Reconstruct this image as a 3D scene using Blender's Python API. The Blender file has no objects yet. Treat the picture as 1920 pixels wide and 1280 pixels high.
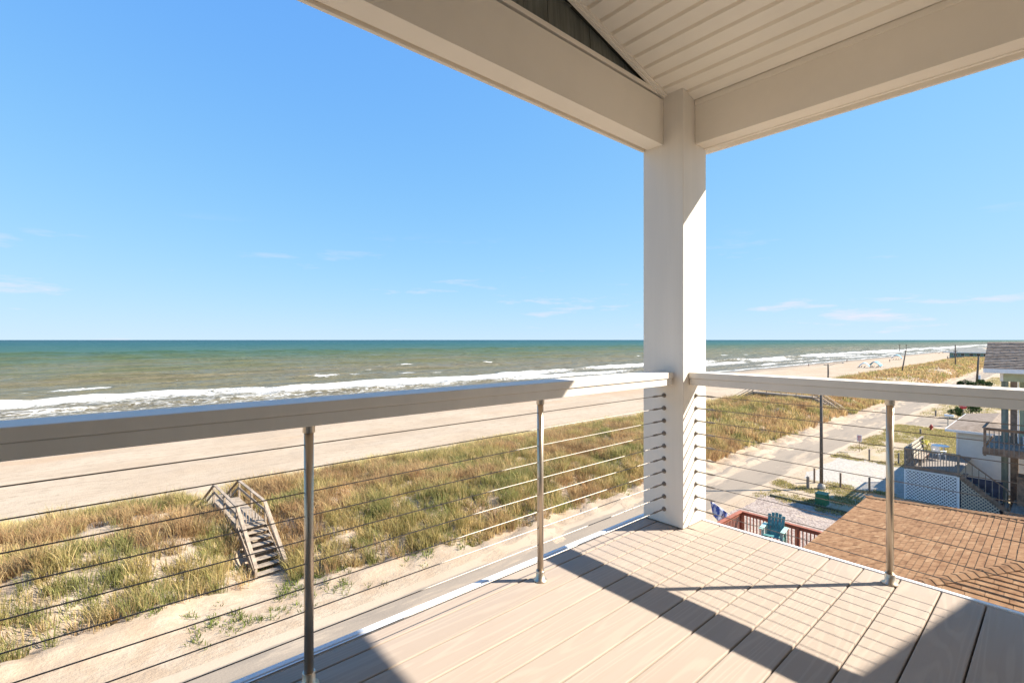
import bpy, bmesh, math, random
import numpy as np
from mathutils import Vector, Matrix

random.seed(7)
rng = np.random.default_rng(11)
SC = bpy.context.scene
COL = SC.collection
R = math.radians
ZC = 1.13            # eye height above the deck (deck surface is z = 0)
G = -9.37            # yard and road level
SEA = -11.87         # sea level

# ------------------------------------------------------------------ camera
cam_d = bpy.data.cameras.new("camera")
cam = bpy.data.objects.new("camera", cam_d); COL.objects.link(cam)
cam.location = (0, 0, ZC)
TH = R(49.107)       # the ocean-side rail runs this far to the right of the view axis
cam.rotation_euler = (R(90), 0, TH - R(90))
cam_d.sensor_width = 36.0
cam_d.lens = 16.887
cam_d.shift_y = -3.0 / 1920
cam_d.clip_start = 0.05
cam_d.clip_end = 90000
SC.camera = cam

# ------------------------------------------------------------------ world and sun
SUN = Vector((1.0246, -0.8045, 1.0)).normalized()
elev = math.asin(SUN.z)
world = bpy.data.worlds.new("World"); SC.world = world; world.use_nodes = True
wt = world.node_tree; wt.nodes.clear()
wo = wt.nodes.new("ShaderNodeOutputWorld"); bg = wt.nodes.new("ShaderNodeBackground")
sky = wt.nodes.new("ShaderNodeTexSky"); sky.sky_type = 'NISHITA'; sky.sun_disc = False
sky.sun_elevation = elev
sky.sun_rotation = math.atan2(SUN.x, SUN.y)
sky.altitude = 0; sky.air_density = 0.6; sky.dust_density = 0.0; sky.ozone_density = 6.0
SKY_STRENGTH = 0.11
bg.inputs[1].default_value = SKY_STRENGTH

def wn(kind, **kw):
    n = wt.nodes.new(kind)
    for k, v in kw.items(): setattr(n, k, v)
    return n
wl = wt.links.new
# thin wisps of cloud low over the whole horizon
tc = wn("ShaderNodeTexCoord"); sep = wn("ShaderNodeSeparateXYZ"); wl(tc.outputs["Generated"], sep.inputs[0])
mp = wn("ShaderNodeMapping"); mp.inputs["Scale"].default_value = (2.6, 2.6, 17); mp.inputs["Location"].default_value = (11.7165, 49.7822, 23.5132)
wl(tc.outputs["Generated"], mp.inputs[0])
cn = wn("ShaderNodeTexNoise"); cn.inputs["Scale"].default_value = 1.5; cn.inputs["Detail"].default_value = 7; cn.inputs["Roughness"].default_value = 0.62
wl(mp.outputs[0], cn.inputs["Vector"])
cr = wn("ShaderNodeMapRange"); cr.inputs[1].default_value = 0.59; cr.inputs[2].default_value = 0.73; cr.inputs[3].default_value = 0; cr.inputs[4].default_value = 0.95
wl(cn.outputs[0], cr.inputs[0])
cz = wn("ShaderNodeMapRange"); cz.inputs[1].default_value = 0.22; cz.inputs[2].default_value = 0.05; cz.inputs[3].default_value = 0; cz.inputs[4].default_value = 1
wl(sep.outputs[2], cz.inputs[0])
cm = wn("ShaderNodeMath", operation='MULTIPLY'); wl(cr.outputs[0], cm.inputs[0]); wl(cz.outputs[0], cm.inputs[1])
# film-like shoulder over the whole sky: c * A / (c + K)
KN, AN = (1.75, 1.05, 0.2), (1.38, 1.60, 1.75)
vk = wn("ShaderNodeVectorMath", operation='ADD'); wl(sky.outputs[0], vk.inputs[0]); vk.inputs[1].default_value = KN
va = wn("ShaderNodeVectorMath", operation='MULTIPLY'); wl(sky.outputs[0], va.inputs[0]); va.inputs[1].default_value = AN
vd = wn("ShaderNodeVectorMath", operation='DIVIDE'); wl(va.outputs[0], vd.inputs[0]); wl(vk.outputs[0], vd.inputs[1])
cmix = wn("ShaderNodeMix", data_type='RGBA'); wl(cm.outputs[0], cmix.inputs[0]); wl(vd.outputs[0], cmix.inputs[6])
cmix.inputs[7].default_value = (1.52, 1.46, 1.68, 1)
wl(cmix.outputs[2], bg.inputs[0]); wl(bg.outputs[0], wo.inputs[0])

sun_d = bpy.data.lights.new("sun", 'SUN'); sun_d.energy = 2.25; sun_d.angle = R(0.53); sun_d.color = (1.0, 0.93, 0.82)
sun = bpy.data.objects.new("sun", sun_d); COL.objects.link(sun)
sun.rotation_euler = (-SUN).to_track_quat('-Z', 'Y').to_euler()
sun.location = (20, -16, 40)

SC.view_settings.view_transform = 'Standard'
SC.view_settings.look = 'None'
SC.view_settings.exposure = 2.45
SC.view_settings.gamma = 1.0
SC.view_settings.use_curve_mapping = False
SC.render.engine = 'CYCLES'
SC.cycles.use_denoising = True
SC.cycles.max_bounces = 12
SC.cycles.diffuse_bounces = 10
SC.cycles.sample_clamp_indirect = 8

# ------------------------------------------------------------------ noise (numpy)
def _hash(ix, iy, seed):
    n = (ix.astype(np.int64) * 374761393 + iy.astype(np.int64) * 668265263 + seed * 1442695041) & 0x7fffffff
    n = (n ^ (n >> 13)) * 1274126177 & 0x7fffffff
    n = (n ^ (n >> 16)) & 0x7fffffff
    return n / 0x7fffffff
def vnoise(x, y, seed=0):
    x = np.asarray(x, float); y = np.asarray(y, float)
    ix = np.floor(x); iy = np.floor(y); fx = x - ix; fy = y - iy
    fx = fx * fx * (3 - 2 * fx); fy = fy * fy * (3 - 2 * fy)
    a = _hash(ix, iy, seed); b = _hash(ix + 1, iy, seed); c = _hash(ix, iy + 1, seed); d = _hash(ix + 1, iy + 1, seed)
    return (a * (1 - fx) + b * fx) * (1 - fy) + (c * (1 - fx) + d * fx) * fy
def fbm(x, y, seed=0, octv=4):
    s = 0; a = 0.5; t = 0
    for i in range(octv):
        s = s + a * vnoise(x * 2 ** i, y * 2 ** i, seed + i * 17); t += a; a *= 0.5
    return s / t
def sstep(a, b, x):
    t = np.clip((np.asarray(x, float) - a) / (b - a), 0, 1)
    return t * t * (3 - 2 * t)

# ------------------------------------------------------------------ materials
MATS = {}
class NT:
    def __init__(s, name):
        s.m = bpy.data.materials.new(name); s.m.use_nodes = True
        s.t = s.m.node_tree; s.b = s.t.nodes["Principled BSDF"]; s.o = s.t.nodes["Material Output"]
        MATS[name] = s.m
    def n(s, kind, **kw):
        n = s.t.nodes.new(kind)
        for k, v in kw.items(): setattr(n, k, v)
        return n
    def l(s, a, b): s.t.links.new(a, b)
    def coord(s, kind="Position", scale=(1, 1, 1), rand=0.0):
        if kind == "Position": src = s.n("ShaderNodeNewGeometry").outputs["Position"]
        else: src = s.n("ShaderNodeTexCoord").outputs[kind]
        mp = s.n("ShaderNodeMapping"); mp.inputs["Scale"].default_value = scale; s.l(src, mp.inputs[0])
        if rand:
            oi = s.n("ShaderNodeObjectInfo"); c = s.n("ShaderNodeCombineXYZ")
            for i, k in enumerate((1.0, 0.73, 0.41)):
                mu = s.n("ShaderNodeMath", operation='MULTIPLY'); mu.inputs[1].default_value = rand * k; s.l(oi.outputs["Random"], mu.inputs[0]); s.l(mu.outputs[0], c.inputs[i])
            s.l(c.outputs[0], mp.inputs["Location"])
        return mp.outputs[0]
    def noise(s, vec, scale, detail=4, rough=0.55, dist=0.0):
        n = s.n("ShaderNodeTexNoise"); n.inputs["Scale"].default_value = scale; n.inputs["Detail"].default_value = detail
        n.inputs["Roughness"].default_value = rough; n.inputs["Distortion"].default_value = dist
        s.l(vec, n.inputs["Vector"]); return n.outputs[0]
    def rng(s, val, a, b, c=0.0, d=1.0, smooth=True):
        n = s.n("ShaderNodeMapRange"); n.interpolation_type = 'SMOOTHSTEP' if smooth else 'LINEAR'
        for i, v in enumerate((a, b, c, d)): n.inputs[i + 1].default_value = v
        s.l(val, n.inputs[0]); return n.outputs[0]
    def mix(s, f, c1, c2, blend='MIX'):
        n = s.n("ShaderNodeMix", data_type='RGBA'); n.blend_type = blend
        if isinstance(f, (int, float)): n.inputs[0].default_value = f
        else: s.l(f, n.inputs[0])
        for i, c in ((6, c1), (7, c2)):
            if isinstance(c, (tuple, list)): n.inputs[i].default_value = (*c[:3], 1)
            else: s.l(c, n.inputs[i])
        return n.outputs[2]
    def math(s, op, a, b=0.0):
        n = s.n("ShaderNodeMath", operation=op)
        for i, v in enumerate((a, b)):
            if isinstance(v, (int, float)): n.inputs[i].default_value = v
            else: s.l(v, n.inputs[i])
        return n.outputs[0]
    def bump(s, h, strength, dist=0.01, normal=None):
        n = s.n("ShaderNodeBump"); n.inputs["Strength"].default_value = strength; n.inputs["Distance"].default_value = dist
        s.l(h, n.inputs["Height"])
        if normal is not None: s.l(normal, n.inputs["Normal"])
        return n.outputs[0]
    def color(s, c):
        if isinstance(c, (tuple, list)): s.b.inputs["Base Color"].default_value = (*c[:3], 1)
        else: s.l(c, s.b.inputs["Base Color"])
    def rough(s, r):
        if isinstance(r, (int, float)): s.b.inputs["Roughness"].default_value = r
        else: s.l(r, s.b.inputs["Roughness"])
    def normal(s, n): s.l(n, s.b.inputs["Normal"])
    def spec(s, v): s.b.inputs["Specular IOR Level"].default_value = v
    def metal(s, v): s.b.inputs["Metallic"].default_value = v

def plain(name, c, rough=0.6, var=0.12, scale=6.0, bump=0.15, bdist=0.004, kind="Position", stretch=(1, 1, 1), metal=0.0, spec=0.4, rand=0.0):
    s = NT(name); v = s.coord(kind, stretch, rand)
    n = s.noise(v, scale, 5, 0.6)
    c1 = tuple(x * (1 - var) for x in c); c2 = tuple(min(x * (1 + var), 0.95) for x in c)
    s.color(s.mix(s.rng(n, 0.3, 0.7), c1, c2)); s.rough(rough); s.metal(metal); s.spec(spec)
    if bump: s.normal(s.bump(s.noise(v, scale * 7, 4), bump, bdist))
    return s.m

plain('beam_white_lifted', (0.89, 0.82, 0.71), 0.5, 0.025, 3.0, 0.06, 0.002)  # fill light put into the colour: the column's white, lightened for shaded beams
plain('white_paint', (0.80, 0.745, 0.665), 0.5, 0.03, 4.0, 0.14, 0.003, stretch=(3, 3, 0.25))
plain('white_vinyl', (0.90, 0.83, 0.72), 0.45, 0.03, 2.5, 0.03, 0.002)
plain('trim_white', (0.78, 0.78, 0.78), 0.4, 0.04, 5.0, 0.05)
plain('steel', (0.58, 0.49, 0.39), 0.36, 0.08, 9.0, 0.03, 0.001, stretch=(1, 1, 0.2), metal=0.92)
plain('cable_steel', (0.25, 0.225, 0.20), 0.5, 0.15, 40.0, 0.1, 0.0006, metal=0.75)
plain('dark_gap', (0.03, 0.035, 0.03), 0.8, 0.2)
plain('weathered_wood', (0.31, 0.24, 0.175), 0.85, 0.28, 3.0, 0.35, 0.006, stretch=(2, 0.5, 2))
plain('weathered_board', (0.31, 0.25, 0.19), 0.85, 0.26, 4.0, 0.3, 0.006)
plain('pole_wood', (0.15, 0.115, 0.085), 0.9, 0.3, 5.0, 0.4, 0.01, stretch=(3, 3, 0.4))
plain('red_stain', (0.30, 0.10, 0.058), 0.65, 0.18, 4.0, 0.15)
plain('teal_paint', (0.085, 0.23, 0.215), 0.6, 0.3, 7.0, 0.2)
plain('teal_pale', (0.34, 0.52, 0.44), 0.6, 0.2, 7.0, 0.15)
plain('brown_wood', (0.22, 0.15, 0.105), 0.8, 0.3, 4.0, 0.3, 0.006)
plain('grey_wood', (0.24, 0.20, 0.165), 0.85, 0.25, 4.0, 0.3, 0.006)
plain('piling', (0.20, 0.215, 0.17), 0.85, 0.3, 3.0, 0.3, 0.01, stretch=(2, 2, 0.4))
plain('siding_pale', (0.72, 0.72, 0.69), 0.55, 0.04, 3.0, 0.05)
plain('siding_sage', (0.40, 0.44, 0.31), 0.6, 0.06, 3.0, 0.1)
plain('siding_aqua', (0.30, 0.45, 0.38), 0.6, 0.08, 1.0, 0.1)
plain('siding_beige', (0.50, 0.44, 0.35), 0.6, 0.06, 2.0, 0.1)
plain('far_roof', (0.24, 0.23, 0.20), 0.9, 0.15, 1.0, 0.1)
plain('lattice_white', (0.74, 0.74, 0.73), 0.55, 0.05, 4.0, 0.05)
plain('green_box', (0.035, 0.155, 0.075), 0.45, 0.12, 5.0, 0.1)
plain('hydrant_red', (0.42, 0.05, 0.03), 0.45, 0.2, 6.0, 0.1)
plain('sign_red', (0.50, 0.03, 0.03), 0.45, 0.1, 6.0, 0.03)
plain('sign_white', (0.75, 0.73, 0.72), 0.5, 0.05, 6.0, 0.03)
plain('plastic_white', (0.78, 0.79, 0.80), 0.35, 0.04, 4.0, 0.02)
plain('canopy_blue', (0.16, 0.42, 0.62), 0.7, 0.12, 1.0, 0.1)
plain('canopy_pale', (0.42, 0.66, 0.76), 0.7, 0.1, 1.0, 0.1)
plain('cloth_dark', (0.06, 0.06, 0.09), 0.8, 0.3, 2.0, 0.1)
plain('timber_edge', (0.10, 0.095, 0.055), 0.85, 0.3, 3.0, 0.3)
plain('concrete', (0.38, 0.34, 0.29), 0.9, 0.15, 4.0, 0.3)
plain('glass_dark', (0.05, 0.07, 0.08), 0.12, 0.1, 2.0, 0.0, spec=0.6)
plain('house_siding', (0.85, 0.80, 0.71), 0.6, 0.05, 3.0, 0.1)
plain('bark', (0.13, 0.10, 0.07), 0.9, 0.25, 6.0, 0.3)
plain('lamp_metal', (0.30, 0.29, 0.27), 0.5, 0.1, 5.0, 0.05, metal=0.4)
plain('yellow_flower', (0.75, 0.62, 0.05), 0.6, 0.2, 20.0, 0.1)

# deck boards: contour lines of a stretched noise make the embossed cathedral grain
s = NT('deck_board'); v = s.coord("Object", (0.62, 8.5, 1), 37.0)
n1 = s.noise(v, 1.0, 1.2, 0.4)
rings = s.math('SINE', s.math('MULTIPLY', n1, 85.0)); rings = s.rng(rings, 0.1, 1.0)
v2 = s.coord("Object", (1.6, 60, 1), 11.0); fine = s.noise(v2, 2.0, 4, 0.6)
v3 = s.coord("Object", (0.5, 1.0, 1), 5.0); blot = s.noise(v3, 1.2, 3)
base = s.mix(s.rng(blot, 0.3, 0.7), (0.358, 0.288, 0.232), (0.398, 0.323, 0.262))
base = s.mix(s.math('MULTIPLY', rings, 0.36), base, (0.49, 0.40, 0.315))
base = s.mix(s.math('MULTIPLY', s.rng(fine, 0.45, 0.75), 0.35), base, (0.35, 0.275, 0.205))
dirt = s.noise(s.coord("Position", (1, 1, 1)), 2.3, 6, 0.7)
base = s.mix(s.math('MULTIPLY', s.rng(dirt, 0.55, 0.8), 0.25), base, (0.43, 0.355, 0.28))
oi = s.n('ShaderNodeObjectInfo'); base = s.mix(s.math('MULTIPLY', oi.outputs['Random'], 0.28), base, (0.35, 0.275, 0.212))
s.color(base); s.rough(0.72); s.spec(0.22)
s.normal(s.bump(s.math('ADD', s.math('MULTIPLY', rings, 0.6), fine), 0.22, 0.0012))

# dark green-grey shakes of the gable
s = NT('shake'); v = s.coord("Object", (22, 22, 1.2), 9.0); n = s.noise(v, 2.2, 4, 0.6)
s.color(s.mix(s.rng(n, 0.3, 0.7), (0.10, 0.107, 0.092), (0.165, 0.172, 0.148))); s.rough(0.7); s.normal(s.bump(n, 0.5, 0.004))

def shingle_mat(name, cols, scale):
    s = NT(name); v = s.coord("Position", (1, 1, 1))
    oi = s.n('ShaderNodeObjectInfo'); ta = s.n('ShaderNodeAttribute'); ta.attribute_name = 'tabtint'
    n = s.math('FRACT', s.math('ADD', s.math('MULTIPLY', ta.outputs['Fac'], 7.13), oi.outputs['Random']))
    n = s.math('ADD', s.math('ADD', s.math('MULTIPLY', n, 0.15), 0.075), s.math('MULTIPLY', s.noise(v, scale, 2, 0.6), 0.70)); g = s.noise(v, 160, 2, 0.7)
    c = s.mix(s.rng(n, 0.32, 0.52), cols[0], cols[1]); c = s.mix(s.rng(n, 0.52, 0.70), c, cols[2])
    big = s.noise(v, 0.7, 4); c = s.mix(s.math('MULTIPLY', s.rng(big, 0.4, 0.75), 0.35), c, cols[3])
    c = s.mix(s.math('MULTIPLY', s.rng(g, 0.4, 0.7), 0.35), c, tuple(x * 0.55 for x in cols[1]))
    s.color(c); s.rough(0.95); s.spec(0.1); s.normal(s.bump(g, 0.6, 0.004))
    return s.m
shingle_mat('shingle_brown', [(0.21, 0.105, 0.052), (0.34, 0.185, 0.092), (0.44, 0.265, 0.14), (0.29, 0.145, 0.07)], 7.0)
shingle_mat('shingle_grey', [(0.17, 0.125, 0.095), (0.29, 0.225, 0.175), (0.38, 0.305, 0.25), (0.27, 0.215, 0.17)], 4.0)

# sand and everything the ground sheet carries
def sand_nodes(s, v):
    a = s.noise(v, 0.12, 5, 0.6); b = s.noise(v, 1.7, 6, 0.65); f = s.noise(v, 26, 4, 0.7)
    c = s.mix(s.rng(a, 0.35, 0.7), (0.44, 0.35, 0.255), (0.39, 0.297, 0.208))
    c = s.mix(s.math('MULTIPLY', s.rng(b, 0.45, 0.8), 0.4), c, (0.36, 0.275, 0.195))
    c = s.mix(s.math('MULTIPLY', s.rng(f, 0.5, 0.8), 0.25), c, (0.32, 0.24, 0.165))
    return c, a, b, f
s = NT('sand'); v = s.coord()
c, a, b, f = sand_nodes(s, v)
geo = s.n("ShaderNodeNewGeometry"); sp = s.n("ShaderNodeSeparateXYZ"); s.l(geo.outputs["Position"], sp.inputs[0]); Yc = sp.outputs[1]
wob = s.math('ADD', Yc, s.math('MULTIPLY', s.math('SUBTRACT', a, 0.5), 9.0))
trk = s.noise(s.coord('Position', (0.05, 1.3, 1)), 1.0, 6, 0.7); foot = s.noise(s.coord('Position', (0.8, 1.5, 1)), 1.0, 6, 0.75)
c = s.mix(s.math('MULTIPLY', s.rng(trk, 0.50, 0.64), 0.6), c, (0.34, 0.26, 0.185)); c = s.mix(s.math('MULTIPLY', s.rng(foot, 0.50, 0.66), 0.75), c, (0.32, 0.245, 0.17))
damp = s.rng(wob, 76, 90)
c = s.mix(s.math('MULTIPLY', damp, 0.85), c, (0.25, 0.19, 0.135))
org = s.math('MULTIPLY', s.rng(s.noise(s.coord('Position', (0.05, 0.16, 1)), 1.0, 5, 0.6), 0.48, 0.66), s.math('MULTIPLY', s.rng(Yc, 58, 70), s.rng(Yc, 92, 82)))
c = s.mix(s.math('MULTIPLY', org, 0.7), c, (0.40, 0.275, 0.175))
wr = s.coord("Position", (0.25, 1.1, 1)); wrn = s.noise(wr, 1.6, 7, 0.75)         # wrack scraps on the open beach
zone = s.math('MULTIPLY', s.rng(Yc, 47, 54), s.rng(Yc, 80, 66))
c = s.mix(s.math('MULTIPLY', s.math('MULTIPLY', s.rng(wrn, 0.63, 0.68), zone), 0.8), c, (0.13, 0.10, 0.07))
bankm = s.math('MULTIPLY', s.rng(Yc, 17, 19), s.rng(Yc, 27, 23)); c = s.mix(s.math('MULTIPLY', bankm, s.rng(s.noise(v, 1.1, 6, 0.7), 0.35, 0.65)), c, (0.36, 0.265, 0.18))
inl = s.rng(Yc, 14.4, 12.0)                                                          # yard soil inland of the road
yn = s.noise(v, 0.55, 6, 0.7)
c = s.mix(s.math('MULTIPLY', inl, s.rng(yn, 0.42, 0.62)), c, (0.38, 0.30, 0.18))
c = s.mix(s.math('MULTIPLY', inl, s.rng(yn, 0.58, 0.74)), c, (0.29, 0.25, 0.12))
s.color(c); s.spec(0.15)
s.rough(s.rng(damp, 0.0, 1.0, 0.95, 0.55))
ripple = s.noise(s.coord("Position", (0.5, 1.6, 1)), 2.2, 5, 0.7)
hgt = s.math('ADD', s.math('MULTIPLY', ripple, 0.9), s.math('MULTIPLY', s.noise(v, 6.5, 5, 0.7), 0.5))
s.normal(s.bump(hgt, 0.75, 0.10))

s = NT('road'); v = s.coord()
c, a, b, f = sand_nodes(s, v)
asp = s.mix(s.rng(s.noise(v, 34, 3, 0.7), 0.3, 0.7), (0.25, 0.202, 0.155), (0.30, 0.245, 0.188))
asp = s.mix(s.math('MULTIPLY', s.rng(s.noise(s.coord("Position", (0.3, 1.5, 1)), 0.9, 5), 0.45, 0.7), 0.5), asp, (0.18, 0.152, 0.124))
geo = s.n("ShaderNodeNewGeometry"); sp = s.n("ShaderNodeSeparateXYZ"); s.l(geo.outputs["Position"], sp.inputs[0])
drift = s.noise(s.coord("Position", (0.16, 0.85, 1)), 1.0, 7, 0.68)
att = s.n("ShaderNodeAttribute"); att.attribute_name = "edge"
dr = s.math('ADD', drift, s.math('MULTIPLY', att.outputs["Fac"], 0.75))
s.color(s.mix(s.rng(dr, 0.53, 0.69), asp, c)); s.rough(0.92); s.spec(0.15)
s.normal(s.bump(s.noise(v, 9, 5, 0.7), 0.4, 0.03))

def gravel_mat(name, c1, c2, c3):
    s = NT(name); v = s.coord()
    vo = s.n("ShaderNodeTexVoronoi"); vo.inputs["Scale"].default_value = 9; s.l(v, vo.inputs["Vector"])
    w = s.n("ShaderNodeSeparateColor"); s.l(vo.outputs["Color"], w.inputs[0])
    col = s.mix(w.outputs[0], c1, c2)
    n = s.noise(v, 0.8, 6, 0.7); col = s.mix(s.rng(n, 0.5, 0.72), col, c3)
    s.color(col); s.rough(0.95); s.spec(0.1); s.normal(s.bump(vo.outputs["Distance"], 0.7, 0.04)); return s.m
gravel_mat('gravel_rose', (0.24, 0.185, 0.155), (0.40, 0.325, 0.275), (0.43, 0.345, 0.255))
gravel_mat('gravel_pale', (0.33, 0.295, 0.25), (0.46, 0.415, 0.36), (0.48, 0.40, 0.30))

# sea water: silt colours it brown inshore, green further out, teal far out; foam rides on an attribute
s = NT('sea_water'); v = s.coord()
geo = s.n("ShaderNodeNewGeometry"); sp = s.n("ShaderNodeSeparateXYZ"); s.l(geo.outputs["Position"], sp.inputs[0])
silt = s.noise(s.coord("Position", (0.006, 0.014, 1)), 1.0, 5, 0.6)
yy = s.math('MULTIPLY', sp.outputs[1], s.rng(silt, 0.2, 0.8, 1.45, 0.62, False))
lg = s.math('LOGARITHM', s.math('MAXIMUM', yy, 1.0), 10.0)
ramp = s.n("ShaderNodeValToRGB"); s.l(s.rng(lg, 1.9, 3.9, 0, 1, False), ramp.inputs[0])
el = ramp.color_ramp.elements
stops = [(0.0, (0.165, 0.135, 0.085)), (0.15, (0.155, 0.132, 0.078)), (0.26, (0.125, 0.118, 0.056)), (0.36, (0.082, 0.105, 0.048)), (0.50, (0.034, 0.084, 0.048)), (0.68, (0.011, 0.062, 0.050)), (1.0, (0.005, 0.038, 0.042))]
el[0].position, el[0].color = stops[0][0], (*stops[0][1], 1); el[1].position, el[1].color = 1.0, (*stops[-1][1], 1)
for p, cc in stops[1:-1]:
    e = el.new(p); e.color = (*cc, 1)
patch = s.noise(s.coord("Position", (0.03, 0.10, 1)), 1.0, 5, 0.65)
wcol = s.mix(s.math('MULTIPLY', s.rng(patch, 0.45, 0.75), 0.45), ramp.outputs[0], (0.125, 0.118, 0.085))
wcol = s.mix(s.rng(lg, 2.3, 2.75), wcol, ramp.outputs[0])
att = s.n("ShaderNodeAttribute"); att.attribute_name = "foam"
lace = s.noise(s.coord("Position", (0.40, 0.75, 1)), 1.0, 8, 0.74, 1.4)
fm = s.math('ADD', s.math('MULTIPLY', att.outputs["Fac"], 1.0), s.math('MULTIPLY', s.math('SUBTRACT', lace, 0.5), 1.5))
fm = s.rng(fm, 0.40, 0.72)
caps = s.noise(s.coord("Position", (0.085, 0.30, 1)), 1.0, 7, 0.68, 0.4)
capm = s.math('MULTIPLY', s.rng(caps, 0.685, 0.72), s.math('MULTIPLY', s.rng(sp.outputs[1], 135, 175), s.rng(sp.outputs[1], 1500, 500)))
far_caps = s.noise(s.coord("Position", (0.02, 0.045, 1)), 1.0, 6, 0.7)
capf = s.math('MULTIPLY', s.rng(far_caps, 0.69, 0.72), s.rng(sp.outputs[1], 350, 700))
fm = s.math('MAXIMUM', fm, s.math('MAXIMUM', capm, s.math('MULTIPLY', capf, 0.7)))
s.color(s.mix(fm, wcol, (0.72, 0.70, 0.66)))
s.rough(s.rng(fm, 0, 1, 0.34, 0.9)); s.spec(0.08)
rip = s.noise(s.coord("Position", (0.35, 1.0, 1)), 0.9, 6, 0.7)
chop = s.noise(s.coord("Position", (0.045, 0.15, 1)), 1.0, 5, 0.65)
s.normal(s.bump(s.math('ADD', s.math('MULTIPLY', rip, 0.5), s.math('MULTIPLY', chop, 3.6)), 0.9, 1.0))

def leafy(name, attr=True, trans=0.35, c=(0.1, 0.12, 0.04)):
    s = NT(name); s.t.nodes.remove(s.b)
    if attr:
        a = s.n("ShaderNodeAttribute"); a.attribute_name = "tint"; col = a.outputs["Color"]
    else:
        nn = s.noise(s.coord(), 3.0, 3); col = s.mix(s.rng(nn, 0.3, 0.7), tuple(x * 0.7 for x in c), tuple(x * 1.35 for x in c))
    d = s.n("ShaderNodeBsdfDiffuse"); t = s.n("ShaderNodeBsdfTranslucent"); m = s.n("ShaderNodeMixShader"); m.inputs[0].default_value = trans
    s.l(col, d.inputs[0]); s.l(col, t.inputs[0]); s.l(d.outputs[0], m.inputs[1]); s.l(t.outputs[0], m.inputs[2]); s.l(m.outputs[0], s.o.inputs[0])
    return s.m
leafy('grass_blade', True, 0.45)
leafy('shrub_leaf', False, 0.25, (0.055, 0.085, 0.032))

s = NT('flag_cloth'); v = s.coord("Generated", (3, 3, 3)); n = s.noise(v, 1.6, 3)
s.color(s.mix(s.rng(n, 0.47, 0.53, smooth=False), (0.62, 0.66, 0.74), (0.10, 0.15, 0.42))); s.rough(0.8)
def body_mat(name, skin, suit):
    s = NT(name); sp = s.n("ShaderNodeSeparateXYZ"); s.l(s.coord("Generated"), sp.inputs[0])
    m = s.math('MULTIPLY', s.rng(sp.outputs[2], 0.40, 0.42), s.rng(sp.outputs[2], 0.62, 0.60)); hair = s.rng(sp.outputs[2], 0.94, 0.96)
    s.color(s.mix(hair, s.mix(m, skin, suit), (0.05, 0.03, 0.02))); s.rough(0.7); return s.m
for i, su in enumerate([(0.05, 0.06, 0.12), (0.35, 0.06, 0.06), (0.05, 0.20, 0.30), (0.04, 0.04, 0.04)]): body_mat('bather_%d' % i, (0.36, 0.20, 0.13), su)
def M(n): return MATS[n]

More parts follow.
